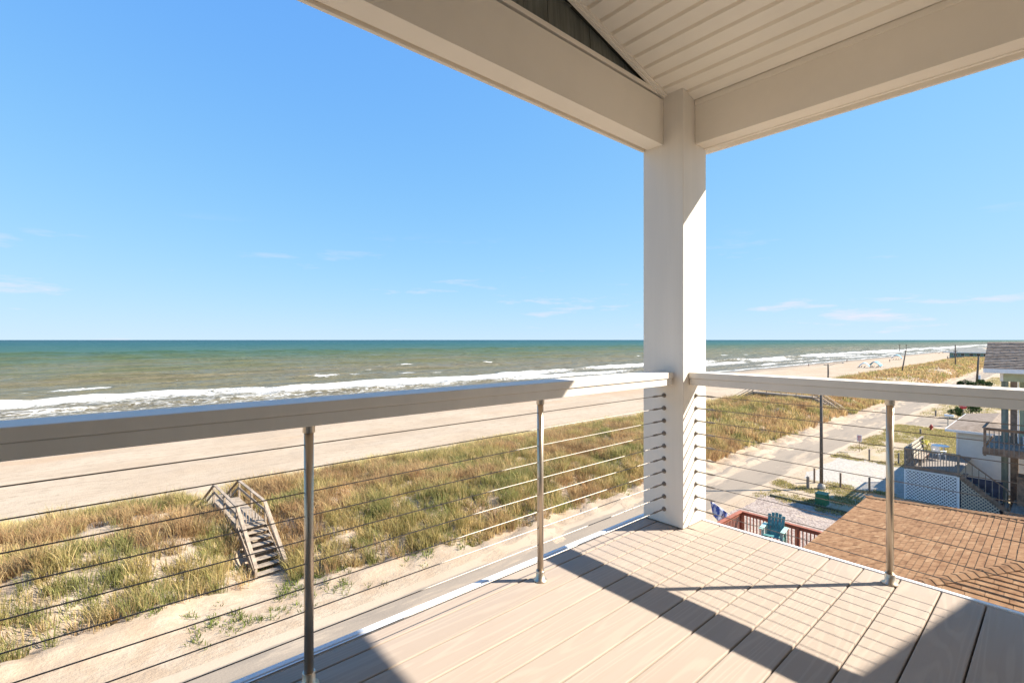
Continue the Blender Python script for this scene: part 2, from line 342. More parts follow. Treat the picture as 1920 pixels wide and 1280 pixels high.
# ------------------------------------------------------------------ mesh helpers
def chain(o):
    v = Vector((0, 0, 0))
    while o is not None:
        v += o.location; o = o.parent
    return v
def tag(o, label=None, cat=None, group=None, kind=None):
    if label: o["label"] = label
    if cat: o["category"] = cat
    if group: o["group"] = group
    if kind: o["kind"] = kind
    return o
def root(name, loc, label, cat, group=None, rz=0.0):
    o = bpy.data.objects.new(name, None); COL.objects.link(o); o.location = loc; o.rotation_euler = (0, 0, rz)
    o.empty_display_size = 0.2
    return tag(o, label, cat, group)
def link(me, name, parent=None, loc=(0, 0, 0), rot=None):
    o = bpy.data.objects.new(name, me); COL.objects.link(o)
    if parent is not None: o.parent = parent
    o.location = loc
    if rot is not None: o.rotation_euler = rot
    return o
class MB:
    def __init__(s): s.v = []; s.f = []
    def add(s, vs, fs):
        k = len(s.v); s.v += [tuple(p) for p in vs]; s.f += [tuple(i + k for i in q) for q in fs]; return s
    def box(s, x0, x1, y0, y1, z0, z1):
        return s.add([(x0, y0, z0), (x1, y0, z0), (x1, y1, z0), (x0, y1, z0), (x0, y0, z1), (x1, y0, z1), (x1, y1, z1), (x0, y1, z1)],
                     [(3, 2, 1, 0), (4, 5, 6, 7), (0, 1, 5, 4), (1, 2, 6, 5), (2, 3, 7, 6), (3, 0, 4, 7)])
    def bar(s, p, q, w, h, up=(0, 0, 1)):
        p = Vector(p); q = Vector(q); d = (q - p).normalized(); u = Vector(up); sd = d.cross(u)
        if sd.length < 1e-4: sd = d.cross(Vector((1, 0, 0)))
        sd.normalize(); u = sd.cross(d).normalized(); a = sd * w / 2; b = u * h / 2
        vs = [p - a - b, p + a - b, p + a + b, p - a + b, q - a - b, q + a - b, q + a + b, q - a + b]
        return s.add(vs, [(0, 1, 2, 3), (7, 6, 5, 4), (1, 0, 4, 5), (2, 1, 5, 6), (3, 2, 6, 7), (0, 3, 7, 4)])
    def tube(s, p, q, r0, r1=None, n=10, cap=True):
        r1 = r0 if r1 is None else r1
        p = Vector(p); q = Vector(q); d = (q - p).normalized()
        a = d.orthogonal().normalized(); b = d.cross(a)
        vs = []
        for c, r in ((p, r0), (q, r1)):
            for i in range(n):
                t = 2 * math.pi * i / n; vs.append(c + a * (math.cos(t) * r) + b * (math.sin(t) * r))
        fs = [(i, (i + 1) % n, n + (i + 1) % n, n + i) for i in range(n)]
        if cap: fs += [tuple(range(n))[::-1], tuple(range(n, 2 * n))]
        return s.add(vs, fs)
    def path(s, pts, r, n=6):
        for a, b in zip(pts[:-1], pts[1:]): s.tube(a, b, r, r, n)
        return s
    def lathe(s, c, prof, n=14):
        c = Vector(c); vs = []; fs = []
        for (r, z) in prof:
            for i in range(n):
                t = 2 * math.pi * i / n; vs.append(c + Vector((math.cos(t) * r, math.sin(t) * r, z)))
        for k in range(len(prof) - 1):
            for i in range(n): fs.append((k * n + i, k * n + (i + 1) % n, (k + 1) * n + (i + 1) % n, (k + 1) * n + i))
        fs += [tuple(range(n))[::-1], tuple(range((len(prof) - 1) * n, len(prof) * n))]
        return s.add(vs, fs)
    def prism(s, poly, axis, a, b):
        """poly of 2-D points extruded along axis between a and b"""
        n = len(poly)
        def P(p, t):
            return {'x': (t, p[0], p[1]), 'y': (p[0], t, p[1]), 'z': (p[0], p[1], t)}[axis]
        vs = [P(p, a) for p in poly] + [P(p, b) for p in poly]
        return s.add(vs, [tuple(range(n))[::-1], tuple(range(n, 2 * n))] + [(i, (i + 1) % n, n + (i + 1) % n, n + i) for i in range(n)])
    def mesh(s, name, mat=None, off=(0, 0, 0), bevel=0.0, smooth=False, seg=2):
        me = bpy.data.meshes.new(name); ox, oy, oz = off
        me.from_pydata([(x - ox, y - oy, z - oz) for x, y, z in s.v], [], s.f)
        bm = bmesh.new(); bm.from_mesh(me)
        bmesh.ops.recalc_face_normals(bm, faces=bm.faces)
        if bevel: bmesh.ops.bevel(bm, geom=bm.edges[:], offset=bevel, segments=seg, affect='EDGES', profile=0.5, clamp_overlap=True)
        if smooth:
            for f in bm.faces: f.smooth = len(f.verts) == 4
        bm.to_mesh(me); bm.free()
        if mat: me.materials.append(M(mat))
        return me
    def build(s, name, mat, parent=None, world=True, **kw):
        off = chain(parent) if (parent is not None and world) else (0, 0, 0)
        return link(s.mesh(name, mat, off, **kw), name, parent)

# ------------------------------------------------------------------ ground
def dune_toe(x, y):
    return 18.9 + 3.6 * sstep(19, 0, x) + 1.0 * (fbm(x / 7, y * 0, 3) - 0.5)
def ground_z(x, y):
    x = np.asarray(x, float); y = np.asarray(y, float)
    toe = dune_toe(x, y)
    amp = 1.25 + 0.9 * (fbm(x / 17, y / 11, 5) - 0.45) + 0.5 * sstep(110, 200, x)
    rise = sstep(0, 4.6, y - toe)
    fall = 1 - sstep(31.5, 44.5, y)
    dune = rise * fall * amp
    hum = (fbm(x / 3.1, y / 2.6, 8) - 0.5) * 1.5 * sstep(0, 3, y - toe) * (1 - sstep(40, 46, y))
    lump = (fbm(x / 0.9, y / 0.8, 21, 3) - 0.5) * 0.50 * sstep(-1.6, 0.6, y - toe) * (1 - sstep(43, 48, y)) + 0.22 * sstep(0.45, 0.6, fbm(x / 1.6, y / 0.7, 23, 3)) * sstep(-1.8, -0.6, y - toe) * (1 - sstep(0.5, 2.5, y - toe))
    beach = -10.85 + (y - 44.5) * (SEA - 0.02 + 10.85) / (90 - 44.5)
    base = G * (1 - sstep(30, 45, y)) + sstep(30, 45, y) * np.where(y > 44.5, beach, -10.85)
    soft = (fbm(x / 6, y / 4, 31) - 0.5) * 0.25 * sstep(46, 52, y) * (1 - sstep(78, 88, y))
    bank = 0.18 * sstep(-3.2, 0.2, y - toe) * (1 - sstep(30, 40, y))
    flat = 1 - sstep(-4, -2.2, y - toe)
    z = base + dune + hum * 0.75 + lump + soft + bank + (fbm(x / 2.2, y / 1.8, 40) - 0.5) * 0.05 * (1 - flat)
    # trodden sand at the foot of the two walkovers
    for cx, half in ((5.75, 1.6), (78.6, 1.8)):
        cut = np.exp(-((x - cx) / half) ** 2) * sstep(27.5, 23.5, y) * sstep(18, 20, y)
        z = z * (1 - cut) + (G + 0.03) * cut
        cut = np.exp(-((x - cx) / (half * 0.9)) ** 2) * sstep(23.5, 26, y) * sstep(39, 33, y)
        z = np.where(z > -8.75, z * (1 - 0.8 * cut) + (-8.75) * 0.8 * cut, z)
    return z
def grid_mesh(name, xs, ys, zf, mat):
    X, Y = np.meshgrid(xs, ys); Z = zf(X, Y)
    nx, ny = len(xs), len(ys)
    co = np.stack([X, Y, Z], -1).reshape(-1, 3)
    i = np.arange(nx * ny).reshape(ny, nx)
    q = np.stack([i[:-1, :-1], i[:-1, 1:], i[1:, 1:], i[1:, :-1]], -1).reshape(-1)
    me = bpy.data.meshes.new(name); nf = len(q) // 4
    me.vertices.add(len(co)); me.vertices.foreach_set("co", co.ravel())
    me.loops.add(len(q)); me.loops.foreach_set("vertex_index", q.astype(np.int32))
    me.polygons.add(nf); me.polygons.foreach_set("loop_start", np.arange(nf, dtype=np.int32) * 4); me.polygons.foreach_set("loop_total", np.full(nf, 4, np.int32))
    me.polygons.foreach_set("use_smooth", np.ones(nf, bool))
    me.update(); me.validate(); me.materials.append(M(mat))
    return me, X, Y, Z
def steps(*segs):
    out = []
    for a, b, st in segs: out += list(np.arange(a, b, st))
    return np.array(out)
def geom(a, b, n): return a * (b / a) ** (np.arange(1, n + 1) / n)
gx = np.concatenate([[-3000, -800, -200, -80, -30, -15], steps((-8, 60, 0.28), (60, 150, 0.8), (150, 420, 2.5)), geom(420, 40000, 36)])
gy = np.concatenate([[-9000, -2500, -600, -200, -80], steps((-40, 12, 4), (12, 19, 0.7), (19, 46, 0.28), (46, 96, 0.9), (96, 140, 6))])
me, *_ = grid_mesh("ground", gx, gy, ground_z, 'sand')
ground = link(me, "ground"); tag(ground, kind="structure")

def sheet(name, x0, x1, y0, y1, dz, mat, nx, ny, wob=0.0, seed=1, edge=1.2):
    """a laid surface following the ground, its outline slightly ragged"""
    me, X, Y, Z = grid_mesh(name, np.linspace(x0, x1, nx), np.linspace(y0, y1, ny), lambda X, Y: ground_z(X, Y) + dz, mat)
    if wob:
        co = np.empty(len(me.vertices) * 3); me.vertices.foreach_get("co", co); co = co.reshape(-1, 3)
        co[:, 1] += (fbm(co[:, 0] / 1.7, co[:, 1] * 0.3, seed) - 0.5) * wob; co[:, 0] += (fbm(co[:, 1] / 1.7, co[:, 0] * 0.3, seed + 3) - 0.5) * wob
        me.vertices.foreach_set("co", co.ravel())
    e = np.minimum(np.minimum(Y - y0, y1 - Y), np.minimum(X - x0, x1 - X)); e = np.clip(1 - e / edge, 0, 1)
    at = me.attributes.new("edge", 'FLOAT', 'POINT'); at.data.foreach_set("value", e.ravel().astype(np.float32))
    me.update(); o = link(me, name); tag(o, kind="structure"); return o
sheet("road", -60, 420, 14.0, 18.35, 0.012, 'road', 500, 16, 0.25, 2, 0.55)
sheet("side_street", 75.5, 86, -60, 14.3, 0.009, 'road', 14, 60, 0.4, 9, 0.9)
sheet("gravel_driveway", 20.5, 34.15, 4.6, 13.4, 0.010, 'gravel_rose', 60, 40, 0.9, 4)
sheet("gravel_parking", 40.6, 50.6, 3.0, 13.3, 0.010, 'gravel_pale', 50, 50, 0.9, 6)

# ------------------------------------------------------------------ sea
def sea_z(X, Y):
    c1 = 139 + 16 * (fbm(X / 85, X * 0, 51, 3) - 0.5); c2 = 121 + 12 * (fbm(X / 55, X * 0, 52, 3) - 0.5); c3 = 104 + 9 * (fbm(X / 40, X * 0, 53, 3) - 0.5)
    z = np.zeros_like(X)
    for c, a, w1, w2, sd in ((c1, 0.85, 1.3, 4.0, 61), (c2, 0.5, 1.0, 3.2, 62), (c3, 0.3, 0.8, 2.6, 63)):
        e = 0.35 + 0.9 * fbm(X / 24, X * 0 + sd, sd, 3)
        t = Y - c; z = z + a * e * np.where(t < 0, np.exp(-(t / w1) ** 2), np.exp(-(t / w2) ** 2))
    sw = 0.0
    for L, a, ang, ph in ((34, 0.42, 0.06, 0.3), (21, 0.28, -0.12, 1.7), (13, 0.16, 0.22, 0.4), (57, 0.35, 0.02, 2.2)):
        sw = sw + a * np.sin(2 * math.pi * (Y + ang * X + 7 * fbm(X / 70, Y / 60, int(L))) / L + ph)
    sw = sw * (0.55 + 0.9 * fbm(X / 45, Y / 30, 71, 3)) * sstep(135, 190, Y)
    chop = (fbm(X / 5.0, Y / 2.2, 81, 4) - 0.5) * 0.5 * sstep(92, 130, Y) + (fbm(X / 2.5, Y / 1.2, 83, 3) - 0.5) * 0.16
    return SEA + z * 1.35 + sw * 1.7 + chop * 1.7 * sstep(89, 96, Y)
def sea_foam(X, Y):
    c1 = 139 + 16 * (fbm(X / 85, X * 0, 51, 3) - 0.5); c2 = 121 + 12 * (fbm(X / 55, X * 0, 52, 3) - 0.5); c3 = 104 + 9 * (fbm(X / 40, X * 0, 53, 3) - 0.5)
    f = np.zeros_like(X)
    near = sstep(160, 60, X)
    for c, tail, a, sd in ((c1, 13, 0.95, 61), (c2, 9, 0.85, 62), (c3, 8, 0.7, 63)):
        e = np.clip(0.25 + 1.3 * fbm(X / 30, X * 0 + sd, sd + 5, 3), 0, 1.15)
        t = c + 0.6 - Y
        f = np.maximum(f, a * e * np.where(t < 0, np.exp(-(t / 0.7) ** 2), np.exp(-t / (tail * (1 + 0.6 * near)))))
    f = np.maximum(f, 0.42 * near * sstep(140, 132, Y) * sstep(92, 100, Y))
    sw = 92.5 + 3.5 * (fbm(X / 13, X * 0, 77, 3) - 0.5)
    f = np.maximum(f, 0.95 * np.exp(-((Y - sw) / 1.1) ** 2)); f = np.maximum(f, 0.42 * np.exp(-((Y - sw - 3) / 3.0) ** 2))
    for c, sd in ((163, 91), (187, 92), (222, 93)):
        cc = c + 22 * (fbm(X / 70, X * 0, sd, 3) - 0.5); e = sstep(0.64, 0.75, fbm(X / 20, X * 0 + sd, sd + 9, 3))
        t = cc - Y; f = np.maximum(f, 0.95 * e * np.where(t < 0, np.exp(-(t / 0.8) ** 2), np.exp(-t / 3.0)))
    return f * sstep(88.5, 90.5, Y)
sx = np.concatenate([-geom(40, 12000, 14)[::-1], steps((-40, 330, 1.1), (330, 900, 4.0)), geom(900, 80000, 40)])
sy = np.concatenate([[80, 86], steps((88, 150, 0.55), (150, 260, 1.1), (260, 620, 3.2)), geom(620, 60000, 60)])
me, X, Y, Z = grid_mesh("sea", sx, sy, sea_z, 'sea_water')
at = me.attributes.new("foam", 'FLOAT', 'POINT'); at.data.foreach_set("value", sea_foam(X, Y).ravel().astype(np.float32))
sea = link(me, "sea"); tag(sea, kind="structure")

# ------------------------------------------------------------------ dune grass (one mass: nobody could count it)
def blades(name, px, py, hgt, nb, width, tint, lean, spread, label, dens_seed=0, tipmul=1.15, zoff=0.0):
    """px,py: clump centres; nb blades each; per-clump arrays hgt, tint (n,3)"""
    n = len(px); pz = ground_z(px, py) + zoff
    tot = n * nb
    rep = lambda a: np.repeat(a, nb, axis=0)
    cx = rep(px); cy = rep(py); cz = rep(pz); H = rep(hgt) * (0.55 + 0.6 * rng.random(tot)); W = width * (0.7 + 0.6 * rng.random(tot))
    ang = rng.random(tot) * 2 * math.pi; rad = np.sqrt(rng.random(tot)) * rep(spread)
    bx = cx + np.cos(ang) * rad; by = cy + np.sin(ang) * rad
    la = ang + rng.normal(0, 0.9, tot); le = lean * (0.25 + 1.0 * rng.random(tot))
    dx = np.cos(la) * le * H - 0.06 * H; dy = np.sin(la) * le * H + 0.05 * H
    fa = rng.random(tot) * math.pi; wx = np.cos(fa) * W / 2; wy = np.sin(fa) * W / 2
    V = np.empty((tot, 5, 3))
    V[:, 0] = np.stack([bx - wx, by - wy, cz - 0.05], -1); V[:, 1] = np.stack([bx + wx, by + wy, cz - 0.05], -1)
    V[:, 2] = np.stack([bx + wx * .75 + dx * .4, by + wy * .75 + dy * .4, cz + H * .55], -1); V[:, 3] = np.stack([bx - wx * .75 + dx * .4, by - wy * .75 + dy * .4, cz + H * .55], -1)
    V[:, 4] = np.stack([bx + dx, by + dy, cz + H * (1 - 0.35 * le)], -1)
    base = np.arange(tot)[:, None] * 5
    loops = (base + np.array([0, 1, 2, 3, 3, 2, 4])[None]).ravel().astype(np.int32)
    ls = (np.arange(tot)[:, None] * 7 + np.array([0, 4])[None]).ravel().astype(np.int32); lt = np.tile(np.array([4, 3], np.int32), tot)
    me = bpy.data.meshes.new(name)
    me.vertices.add(tot * 5); me.vertices.foreach_set("co", V.ravel())
    me.loops.add(len(loops)); me.loops.foreach_set("vertex_index", loops)
    me.polygons.add(tot * 2); me.polygons.foreach_set("loop_start", ls); me.polygons.foreach_set("loop_total", lt)
    col = rep(tint) * (0.75 + 0.5 * rng.random((tot, 1)))
    C = np.ones((tot, 5, 4), np.float32); C[:, :, :3] = col[:, None, :]; C[:, 4, :3] *= tipmul
    a = me.attributes.new("tint", 'FLOAT_COLOR', 'POINT'); a.data.foreach_set("color", C.ravel())
    me.update(); me.materials.append(M('grass_blade'))
    o = link(me, name); tag(o, label, "grass", None, "stuff"); return o

def scatter(x0, x1, y0, y1, n):
    return x0 + (x1 - x0) * rng.random(n), y0 + (y1 - y0) * rng.random(n)
def dune_cover(x, y):
    toe = dune_toe(x, y)
    d = fbm(x / 4.2, y / 3.0, 101, 4)
    body = sstep(-0.4, 0.7, y - toe) * sstep(45.2, 42.5, y + 2.2 * (fbm(x / 6, y * 0, 103) - 0.5))
    body = body * (1 - 0.8 * sstep(32, 37.5, y) * (0.55 + 0.6 * sstep(0.40, 0.55, fbm(x / 2.4, y / 1.5, 107, 3)))) * (1 - 0.55 * sstep(9, 3, x) * sstep(0.42, 0.54, fbm(x / 2.2, y / 1.4, 109, 3)))
    cov = body * sstep(0.22, 0.36, d + 0.16 * sstep(5, 10, x))
    for cx, half in ((5.7, 0.95), (78.6, 1.1)):
        cov = cov * (1 - np.exp(-((x - cx) / half) ** 4))
    # blown-out sand hollows further down the shore
    for hx, hy, ha, hb in ((126, 23, 20, 4.2), (181, 24.5, 9, 4.0), (265, 36, 30, 3.5)):
        cov = cov * (1 - np.exp(-(((x - hx) / ha) ** 2 + ((y - hy) / hb) ** 2) ** 2))
    return cov
STRAW = np.array([0.38, 0.30, 0.145]); GREEN = np.array([0.185, 0.19, 0.07]); RUST = np.array([0.27, 0.175, 0.095]); OLIVE = np.array([0.255, 0.215, 0.085]); PALE = np.array([0.47, 0.40, 0.19])
def dune_tint(x, y):
    a = fbm(x / 1.9, y / 1.5, 111, 4) + rng.normal(0, 0.06, len(x)); b = fbm(x / 2.6, y / 1.9, 113, 4) + rng.normal(0, 0.06, len(x)); r = rng.random(len(x))
    sea_side = sstep(33, 39, y)
    wg = np.clip(sstep(0.46, 0.60, a) + 0.10, 0, 1); wr = sstep(0.43, 0.55, b) * (1 - sea_side)
    t = OLIVE[None] * np.ones((len(x), 1))
    t = t * (1 - wg[:, None]) + GREEN[None] * wg[:, None]
    t = t * (1 - 0.85 * wr[:, None]) + RUST[None] * 0.85 * wr[:, None]
    ws = np.clip((r < 0.30) * 0.8 + sea_side * 0.55, 0, 1)[:, None]
    t = t * (1 - ws) + (STRAW * (1 - sea_side[:, None]) + PALE * sea_side[:, None]) * ws
    return t * np.array([[1.06, 1.0, 1.0]]) * (1.15 + 0.55 * rng.random((len(x), 1))) * (0.80 + 0.42 * fbm(x / 1.1, y / 0.9, 161, 3))[:, None]
def near_far(name, x0, x1, dens, nb, width, hs, sp, label):
    n = int((x1 - x0) * 26 * dens); x, y = scatter(x0, x1, 19.5, 45.5, n)
    k = rng.random(n) < dune_cover(x, y) * (0.42 + 0.8 * sstep(0.34, 0.56, fbm(x / 0.8, y / 0.7, 121, 3))); x, y = x[k], y[k]
    h = hs * (0.30 + 1.15 * fbm(x / 1.7, y / 1.4, 131, 3)) * (0.65 + 0.7 * rng.random(len(x)))
    blades(name, x, y, h, nb, width, dune_tint(x, y), 0.55, np.full(len(x), sp), label)
near_far("dune_grass", -9, 46, 22, 18, 0.024, 0.80, 0.20, "tall green and rusty dune grass between the road and the beach")
near_far("dune_grass", 46, 130, 11, 12, 0.045, 0.85, 0.30, "dune grass further along the shore past the white column")
near_far("dune_grass", 130, 420, 2.2, 9, 0.11, 0.80, 0.6, "distant pale green dune grass near the far utility poles")
# thin sprouts and creeping leaves on the sandy bank above the road
x, y = scatter(-9, 60, 18.6, 24.5, 9000); k = rng.random(9000) < 0.8 * sstep(0.46, 0.62, fbm(x / 1.6, y / 1.2, 141, 4)) * sstep(18.9, 20.3, y) ; x, y = x[k], y[k]
blades("bank_sprouts", x, y, np.full(len(x), 0.20), 9, 0.03, np.array([[0.17, 0.20, 0.05]]) * (0.7 + 0.8 * rng.random((len(x), 1))), 1.1, np.full(len(x), 0.16), "low creeping green sprouts on the sandy bank above the road")
# rough grass of the yards inland of the road
x, y = scatter(33.5, 41, 7.5, 14.2, 5200); k = rng.random(5200) < sstep(0.46, 0.66, fbm(x / 1.4, y / 1.2, 151, 4)) * 0.45; x1, y1 = x[k], y[k]
x, y = scatter(50, 75.5, 3.0, 13.9, 11000); k = rng.random(11000) < sstep(0.33, 0.50, fbm(x / 3.5, y / 2.2, 153, 4)) * (1 - 0.0 * x); x2, y2 = x[k], y[k]
x, y = scatter(87, 190, 4.0, 13.6, 9000); k = rng.random(9000) < sstep(0.36, 0.52, fbm(x / 5, y / 3, 155, 4)) * 0.8; x3, y3 = x[k], y[k]
gx_, gy_ = np.concatenate([x1, x2, x3]), np.concatenate([y1, y2, y3])
tt = np.array([[0.30, 0.27, 0.10]]) * (0.7 + 0.7 * rng.random((len(gx_), 1))); tt[rng.random(len(gx_)) < 0.5] = (0.44, 0.35, 0.17)
blades("yard_grass", gx_, gy_, np.full(len(gx_), 0.14), 9, 0.035, tt, 0.8, np.full(len(gx_), 0.22), "patchy yellow green yard grass beside the parking gravel")

# ------------------------------------------------------------------ the porch we stand on
PITCH = 0.1449; Y0 = 0.2232; GAP = 0.0055; XE = 2.872; YE = 1.757
deck = root("porch_deck", (0, 0, 0), "tan composite board porch deck with sunlight and rail shadows across it", "deck")
full = MB().box(-6.6, 0, 0, PITCH - GAP, -0.025, 0).mesh("deck_board", 'deck_board', bevel=0.004)
k = -12
while True:
    ya = Y0 + PITCH * k + GAP / 2
    if ya > YE - 0.02: break
    if ya + PITCH - GAP > YE:
        rip = MB().box(-6.6, 0, 0, YE - ya, -0.025, 0).mesh("deck_board_ripped", 'deck_board', bevel=0.004)
        link(rip, "deck_board", deck, (XE, ya, 0)); break
    link(full, "deck_board", deck, (XE, ya, 0)); k += 1
for i in range(17):
    x = XE - 0.04 - i * 0.405
    MB().box(x - 0.04, x, -1.5, YE - 0.01, -0.23, -0.0265).build("joist", 'weathered_wood', deck)
MB().box(XE + 0.002, XE + 0.026, -1.5, YE + 0.05, -0.30, 0.004).build("edge_trim", 'trim_white', deck, bevel=0.002)
MB().box(-3.7, XE, YE + 0.003, YE + 0.016, -0.30, 0.003).build("edge_trim", 'trim_white', deck, bevel=0.002)
MB().box(-3.7, XE, YE + 0.026, YE + 0.05, -0.30, 0.002).build("edge_trim", 'trim_white', deck, bevel=0.002)
MB().box(-3.6, XE - 0.05, -1.5, YE - 0.05, -0.34, -0.305).build("underside", 'white_paint', deck)

CX0, CX1, CY0, CY1 = 2.642, 2.917, 1.494, 1.769
col = root("corner_column", ((CX0 + CX1) / 2, (CY0 + CY1) / 2, 0), "square white porch column at the outer corner of the deck", "column")
MB().box(CX0, CX1, CY0, CY1, 0.005, 2.66).build("shaft", 'white_paint', col, bevel=0.003)

CZ, CS, CXR = 2.596, 0.2475, 2.779                    # ceiling height at the right beam and its pitch
def ceil_z(x): return CZ + CS * (CXR - x)
BB = 2.328                                            # underside of the beams
bm_ = root("porch_beam", (-0.3, 1.70, BB), "white boxed beam above the ocean side railing, left of the column", "beam", "porch beams")
MB().box(-3.7, CX0 - 0.001, 1.626, 1.642, BB, 2.607).build("inner_face", 'beam_white_lifted', bm_, bevel=0.002)
MB().box(-3.7, CX0 - 0.001, 1.6425, 1.740, BB + 0.002, 2.58).build("bottom_board", 'beam_white_lifted', bm_, bevel=0.002)
MB().box(-3.7, CX0 - 0.001, 1.7405, 1.757, BB + 0.022, 2.58).build("groove_board", 'beam_white_lifted', bm_)
MB().box(-3.7, CX0 - 0.001, 1.7575, 1.776, BB - 0.004, 2.607).build("outer_face", 'beam_white_lifted', bm_, bevel=0.002)
bm_ = root("porch_beam", (2.85, 0, BB), "white boxed beam above the side railing, right of the column", "beam", "porch beams")
MB().box(2.779, 2.795, -1.5, CY0 - 0.001, BB, 2.62).build("inner_face", 'beam_white_lifted', bm_, bevel=0.002)
MB().box(2.7955, 2.890, -1.5, CY0 - 0.001, BB + 0.003, 2.60).build("bottom_board", 'beam_white_lifted', bm_, bevel=0.002)
MB().box(2.8905, 2.909, -1.5, CY0 - 0.001, BB - 0.002, 2.58).build("outer_face", 'beam_white_lifted', bm_, bevel=0.002)
MB().box(2.772, 2.7785, -1.5, CY0 - 0.001, 2.562, 2.594).build("cove_trim", 'beam_white_lifted', bm_, bevel=0.002)

# gable above the ocean side beam: shakes, trims
gab = root("gable_wall", (0, 1.70, 2.61), "dark grey green shake gable wedge above the ocean side beam", "gable wall")
MB().box(-3.7, 2.63, 1.652, 1.658, 2.607, 2.624).build("gap_shade_bar", 'dark_gap', gab)  # near-black bar whose colour stands in for the shadow in this gap
MB().box(-3.7, 2.63, 1.628, 1.650, 2.624, 2.650).build("base_trim", 'white_vinyl', gab, bevel=0.002)
MB().prism([(-1.2, 2.61), (2.66, 2.61), (-1.2, ceil_z(-1.2) + 0.03)], 'y', 1.692, 1.73).build("backing", 'dark_gap', gab)
MB().prism([(-1.2, 2.61), (-3.7, 2.61), (-3.7, ceil_z(-1.2) - CS * 2.5), (-1.2, ceil_z(-1.2) + 0.03)], 'y', 1.692, 1.73).build("backing", 'dark_gap', gab)
for c_ in range(6):
    z0 = 2.628 + c_ * 0.20; x = 2.62 - (c_ % 2) * 0.08
    while x > -1.1:
        w = random.choice((0.155, 0.165, 0.17, 0.16))
        xa, xb = x - w + 0.004, x
        top = lambda q: min(z0 + 0.21, ceil_z(q) + 0.006)
        if ceil_z(xa) > z0 + 0.01:
            ta, tb = top(xa), max(top(xb), z0 + 0.002)
            pr = 0.005 * (random.random() - 0.5); yb0, yt0 = 1.648 + pr, 1.662 + pr
            MB().add([(xa, yb0, z0), (xb, yb0, z0), (xb, yt0, tb), (xa, yt0, ta), (xa, yb0 + 0.014, z0), (xb, yb0 + 0.014, z0), (xb, yt0 + 0.012, tb), (xa, yt0 + 0.012, ta)],
                     [(0, 1, 2, 3), (7, 6, 5, 4), (0, 4, 5, 1), (1, 5, 6, 2), (2, 6, 7, 3), (3, 7, 4, 0)]).build("shake", 'shake', gab)
        x -= w
def rakebar(x0, x1, y0, y1, lo, hi, name, mat, par):
    MB().add([(x0, y0, ceil_z(x0) + lo), (x1, y0, ceil_z(x1) + lo), (x1, y1, ceil_z(x1) + lo), (x0, y1, ceil_z(x0) + lo),
              (x0, y0, ceil_z(x0) + hi), (x1, y0, ceil_z(x1) + hi), (x1, y1, ceil_z(x1) + hi), (x0, y1, ceil_z(x0) + hi)],
             [(3, 2, 1, 0), (4, 5, 6, 7), (0, 1, 5, 4), (1, 2, 6, 5), (2, 3, 7, 6), (3, 0, 4, 7)]).build(name, mat, par, bevel=0.0015)
rakebar(-1.2, 2.60, 1.6355, 1.69, -0.002, 0.03, "gap_shade_bar", 'dark_gap', gab)  # dark bar painted as the shadow between shakes and rake trim
roof = root("porch_roof", (0.8, 0, 2.6), "white grooved porch ceiling and roof sloping up above the beams", "roof")
rakebar(-1.2, 2.66, 1.615, 1.635, -0.017, 0.02, "rake_trim", 'white_vinyl', roof)
rakebar(-1.2, 2.69, 1.598, 1.6145, -0.009, 0.02, "rake_trim", 'white_vinyl', roof)
# ceiling strips: flat face, then a bevelled lap like vinyl soffit
PW = 0.1022
c, sn = 1 / math.hypot(1, CS), CS / math.hypot(1, CS)
prof = [(0.0, 0.0), (0.078, 0.0), (0.086, 0.016), (0.099, 0.016), (0.1022, 0.0), (0.1022, 0.026), (0.0, 0.026)]
poly = [(-(a * c) + b * sn, a * sn + b * c) for a, b in prof]
strip = MB().prism(poly, 'y', -1.5, 1.597).mesh("ceiling_strip", 'white_vinyl')
offr = chain(roof)
for i in range(39):
    d = i * PW
    x = 2.771 - d * c; link(strip, "ceiling_strip", roof, (x - offr.x, -offr.y, ceil_z(x) - offr.z))
RX = -1.2
rt = 0.115
MB().prism([(3.28, ceil_z(3.28) + 0.06), (RX, ceil_z(RX) + 0.06), (-5.7, ceil_z(3.28) + 0.06), (-5.7, ceil_z(3.28) + 0.06 + rt), (RX, ceil_z(RX) + 0.06 + rt), (3.28, ceil_z(3.28) + 0.06 + rt)], 'y', -1.5, 1.95).build("roof_slab", 'shingle_grey', roof)
MB().box(3.281, 3.30, -1.5, 1.95, 2.452, 2.66).build("fascia", 'white_paint', roof, bevel=0.002)
MB().box(2.912, 3.279, -1.5, 1.76, 2.498, 2.508).build("soffit", 'white_vinyl', roof)

